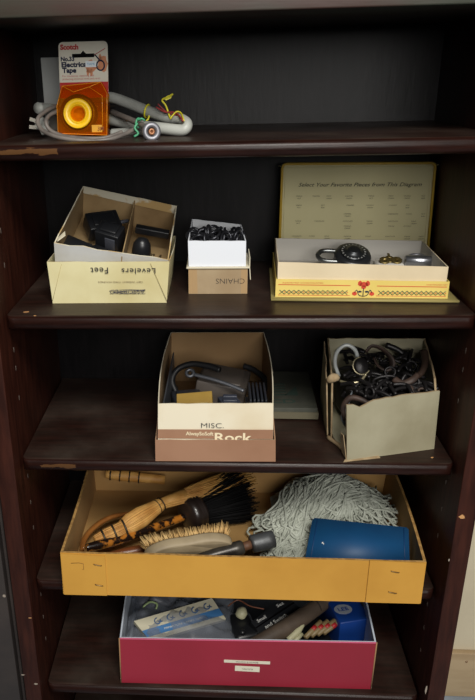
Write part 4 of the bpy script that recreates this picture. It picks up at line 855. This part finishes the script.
# printed cream and blue packet
pk = thing('battery_packet', (-0.0838, 0.1247, 0.3300), 'cream and blue printed packet inside the plastic bag, at the left of the red box', 'packet')
a0, a1, a2, a3 = V((-0.1584, 0.0462, 0.3720)), V((-0.0059, 0.0967, 0.3720)), V((-0.0321, 0.1326, 0.3900)), V((-0.1748, 0.0687, 0.3860))
a0 = V((-0.1435, 0.0407, 0.3660)); 
PKC = mat('packet_cream', (190, 184, 160), .6)
obj('packet_body', MB().slab([a0, a1, a2, a3], .012), PKC, pk)
def pq(f, g, d=.0004):
    n_ = (a1-a0).cross(a3-a0).normalized(); n_ = n_ if n_.z > 0 else -n_; return a0.lerp(a1, f).lerp(a3.lerp(a2, f), g)+n_*d
obj('blue_stripe', MB().slab([pq(0,.18), pq(1,.18), pq(1,.50), pq(0,.50)], .0003), ink('blue_stripe', (60, 112, 164), .5), pk)
b = MB(); uu = (a1-a0).normalized(); vv_ = (a3-a0); vv_ = (vv_-uu*vv_.dot(uu)).normalized()
for k in range(5): b.ring(pq(.24+.16*k, .72, .0006), uu.cross(vv_), .0055, .0010, seg=14, arc=.8); b.tube([pq(.24+.16*k, .70, .0006), pq(.29+.16*k, .64, .0006)], .0011, 5)
obj('printed_swirls', b, ink('blue_print', (50, 86, 130)), pk)
b = MB(); b.text('MINIATURE LAMPS 120V', pq(.5, .33, .0006), uu, vv_, .0035, .075); obj('lettering', b, mat('label_paper', (216, 210, 190), .7), pk)
# plastic bag: crinkled film lying over and around packet
b = MB(); n = 22; vs = []; fs = []
for i in range(n):
    for j in range(n):
        u0, v0 = i/(n-1), j/(n-1); x = -.190+.200*u0; y = .030+.150*v0
        f_, g_ = u0, v0; z = .352+.030*math.sin(PI*u0)**.6*math.sin(PI*v0)**.5 + .012*noise.noise(V((x*40, y*40, 1))) + .012*abs(noise.noise(V((x*90+y*60, y*50, 5))))
        base_z = a0.z+(y-a0.y)/(a3.y-a0.y+1e-6)*0
        vs.append((x, y, min(z, .393)))
for i in range(n-1):
    for j in range(n-1): fs.append([i*n+j, (i+1)*n+j, (i+1)*n+j+1, i*n+j+1])
b.add(vs, fs, 0, True)
bag = single('plastic_bag', b, PLAS, 'crumpled clear plastic bag covering the printed packet in the red box', 'bag')
DG = mat('dark_grey_cloth', (54, 56, 64), .7)
b = MB().box((-.150, .185, .345), (.075, .10, .07), Matrix.Rotation(.3, 3, 'Z'), bev=.012); b.box((-.130, .150, .370), (.05, .05, .03), Matrix.Rotation(.5, 3, 'Y'), bev=.008); single('grey_pouch', b, mat('grey_pouch', (88, 90, 98), .5), 'smooth grey pouch behind the plastic bag in the red box', 'pouch')
# black printed switch pack
sw = thing('switch_package', (0.0803, 0.1452, 0.3300), 'black package with white printed words, in the middle of the red box', 'package')
b0, b1, b2_, b3 = V((0.0592, 0.0661, 0.3620)), V((0.1409, 0.1243, 0.3720)), V((0.1090, 0.1498, 0.3850)), V((0.0399, 0.0872, 0.3750))
obj('package_body', MB().slab([b0, b1, b2_, b3], .016), BLK, sw)
uu = (b1-b0).normalized(); vv_ = (b3-b0); vv_ = (vv_-uu*vv_.dot(uu)).normalized(); nq = uu.cross(vv_).normalized(); nq = nq if nq.z > 0 else -nq
def bq(f, g): return b0.lerp(b1, f).lerp(b3.lerp(b2_, f), g)+nq*.0005
b = MB(); b.text('and Switch', bq(.42, .30), uu, vv_, .0065, .052, bold=.01); b.text('Small', bq(.22, .80), uu, vv_, .0060, .020, bold=.01); b.text('Set', bq(.75, .85), uu, vv_, .0060, .016, bold=.01)
obj('lettering', b, mat('white_paint', (200, 200, 196), .5), sw)
obj('divider_fold', MB().slab([bq(0,.52), bq(1,.52), bq(1,.60), bq(0,.60)], .0004), mat('glossy_black', (12, 12, 14), .2), sw)
b = MB().tube([(0.0366, 0.0444, 0.3580), (0.0771, 0.0647, 0.3640), (0.1214, 0.0961, 0.3700), (0.1680, 0.1346, 0.3760), (0.1971, 0.1564, 0.3800)], [.011, .0155, .0165, .0150, .012], 18, k=6, flat=.8); t = thing('leather_pouch', (0.1162, 0.1193, 0.3300), 'long brown leather pouch lying diagonally across the red box', 'pouch'); obj('pouch_body', b, mat('brown_leather', (86, 72, 60), .6, (70, 58, 48), 30, bump=.3), t)
b = MB(); p = V((0.1624, 0.1343, 0.3760)); b.ring(p, V((0.1971, 0.1564, 0.3800))-V((0.1214, 0.0961, 0.3700)), .0162, .0010, seg=24); obj('seam', b, mat('dark_seam', (50, 40, 34), .7), t)
# blue carton with white oval
bx_ = thing('blue_carton', (0.2460, 0.2061, 0.2950), 'blue carton with a white oval emblem, near the right end of the red box', 'box')
obj('carton_body', MB().box((.218, .135, .340), (.060, .095, .086), Matrix.Rotation(.25, 3, 'Z'), bev=.002), mat('bright_blue_card', (18, 60, 136), .45), bx_)
R_ = Matrix.Rotation(.25, 3, 'Z'); oc = V((.218, .135, .3834)); uu, vv_ = R_@V((1,0,0)), R_@V((0,1,0))
ov_ = obj('emblem', MB().prism([(math.cos(k*PI/12)*.017, math.sin(k*PI/12)*.013) for k in range(24)], oc+uu*-.010+vv_*-.014, uu, vv_, .0004), mat('emblem_white', (164, 172, 184), .5), bx_)
obj('lettering', MB().text('LEE', oc+uu*-.010+vv_*-.014+V((0,0,.0002)), uu, vv_, .009, .020, bold=.02), ink('blue_ink', (30, 70, 150)), ov_)
# fuses with red stripes
GLS = mat('brass_tan', (140, 120, 84), .5, (120, 100, 66), 30)
FP = [(0.1365, 0.0643, 0.3620),(0.1478, 0.0685, 0.3620),(0.1591, 0.0728, 0.3620),(0.1705, 0.0771, 0.3620)]; FQ = [(0.1691, 0.0984, 0.3720),(0.1821, 0.1003, 0.3720),(0.1952, 0.1022, 0.3720),(0.2082, 0.1040, 0.3720)]
for k in range(4):
    p = V(FP[k]); q = V(FQ[k]); d = (q-p); t = thing('paper_fuse', p, 'tan tube fuse with a red stripe, ' + ('leftmost', 'second from the left', 'third from the left', 'rightmost')[k] + ' of four', 'fuse', 'fuses in the red box')
    obj('tube_body', MB().lathe(p, q, [(0, .003), (.001, .0046), (d.length-.001, .0046), (d.length, .003)], 14), GLS, t)
    obj('red_stripe', MB().lathe(p.lerp(q, .45), q, [(0, .0048), (.010, .0048)], 14), mat('stripe_red', (170, 36, 40), .5), t)
CRM2 = mat('cream_plastic', (188, 184, 150), .45)
b = MB().tube([(0.1060, 0.0623, 0.3580), (0.1233, 0.0768, 0.3640), (0.1359, 0.0937, 0.3680)], [.005, .0065, .004], 10, k=4); b.tube([(0.1163, 0.0577, 0.3580), (0.1322, 0.0742, 0.3620)], .004, 8)
single('lamp_socket', b, CRM2, 'cream plastic socket just left of the tan fuses', 'socket')
b = MB().lathe((0.0188, 0.1118, 0.3620), (0.0263, 0.1190, 0.3750), [(0, .006), (.004, .010), (.014, .011), (.020, .006), (.022, .003)], 16); single('lamp_socket', b, CRM2, 'round cream socket left of the black switch package', 'socket')
b = MB().tube([(-0.0018, 0.1231, 0.3800), (0.0173, 0.1360, 0.3840), (0.0395, 0.1224, 0.3820), (0.0654, 0.1175, 0.3800)], .0014, 6, k=5); single('wire', b, mat('copper_brown_wire', (120, 72, 50), .4), 'thin copper-brown wire behind the black switch package', 'wire')
b = MB().tube([(-0.1632, 0.1198, 0.3750), (-0.1498, 0.1226, 0.3850), (-0.1362, 0.1187, 0.3840), (-0.1377, 0.1118, 0.3780)], .0020, 7, k=5); single('wire', b, mat('pale_green_wire', (150, 170, 120), .5), 'pale green wire end curling behind the plastic bag', 'wire')
b = MB().box((.025, .100, .335), (.05, .07, .05), Matrix.Rotation(.3, 3, 'Z'), bev=.01); b.lathe((.024, .075, .358), (.024, .075, .38), [(0, .006), (.006, .006), (.008, .003)], 12); single('transformer', b, BLK, 'black block between the plastic bag and the black switch package', 'block')
b = MB().span(-.185, .24, .030, .285, .2965, .318, bev=.006)
tag(obj('hardware_pile', b, BLK), 'layer of dark hardware covering the bottom of the red box', 'hardware', kind='stuff')
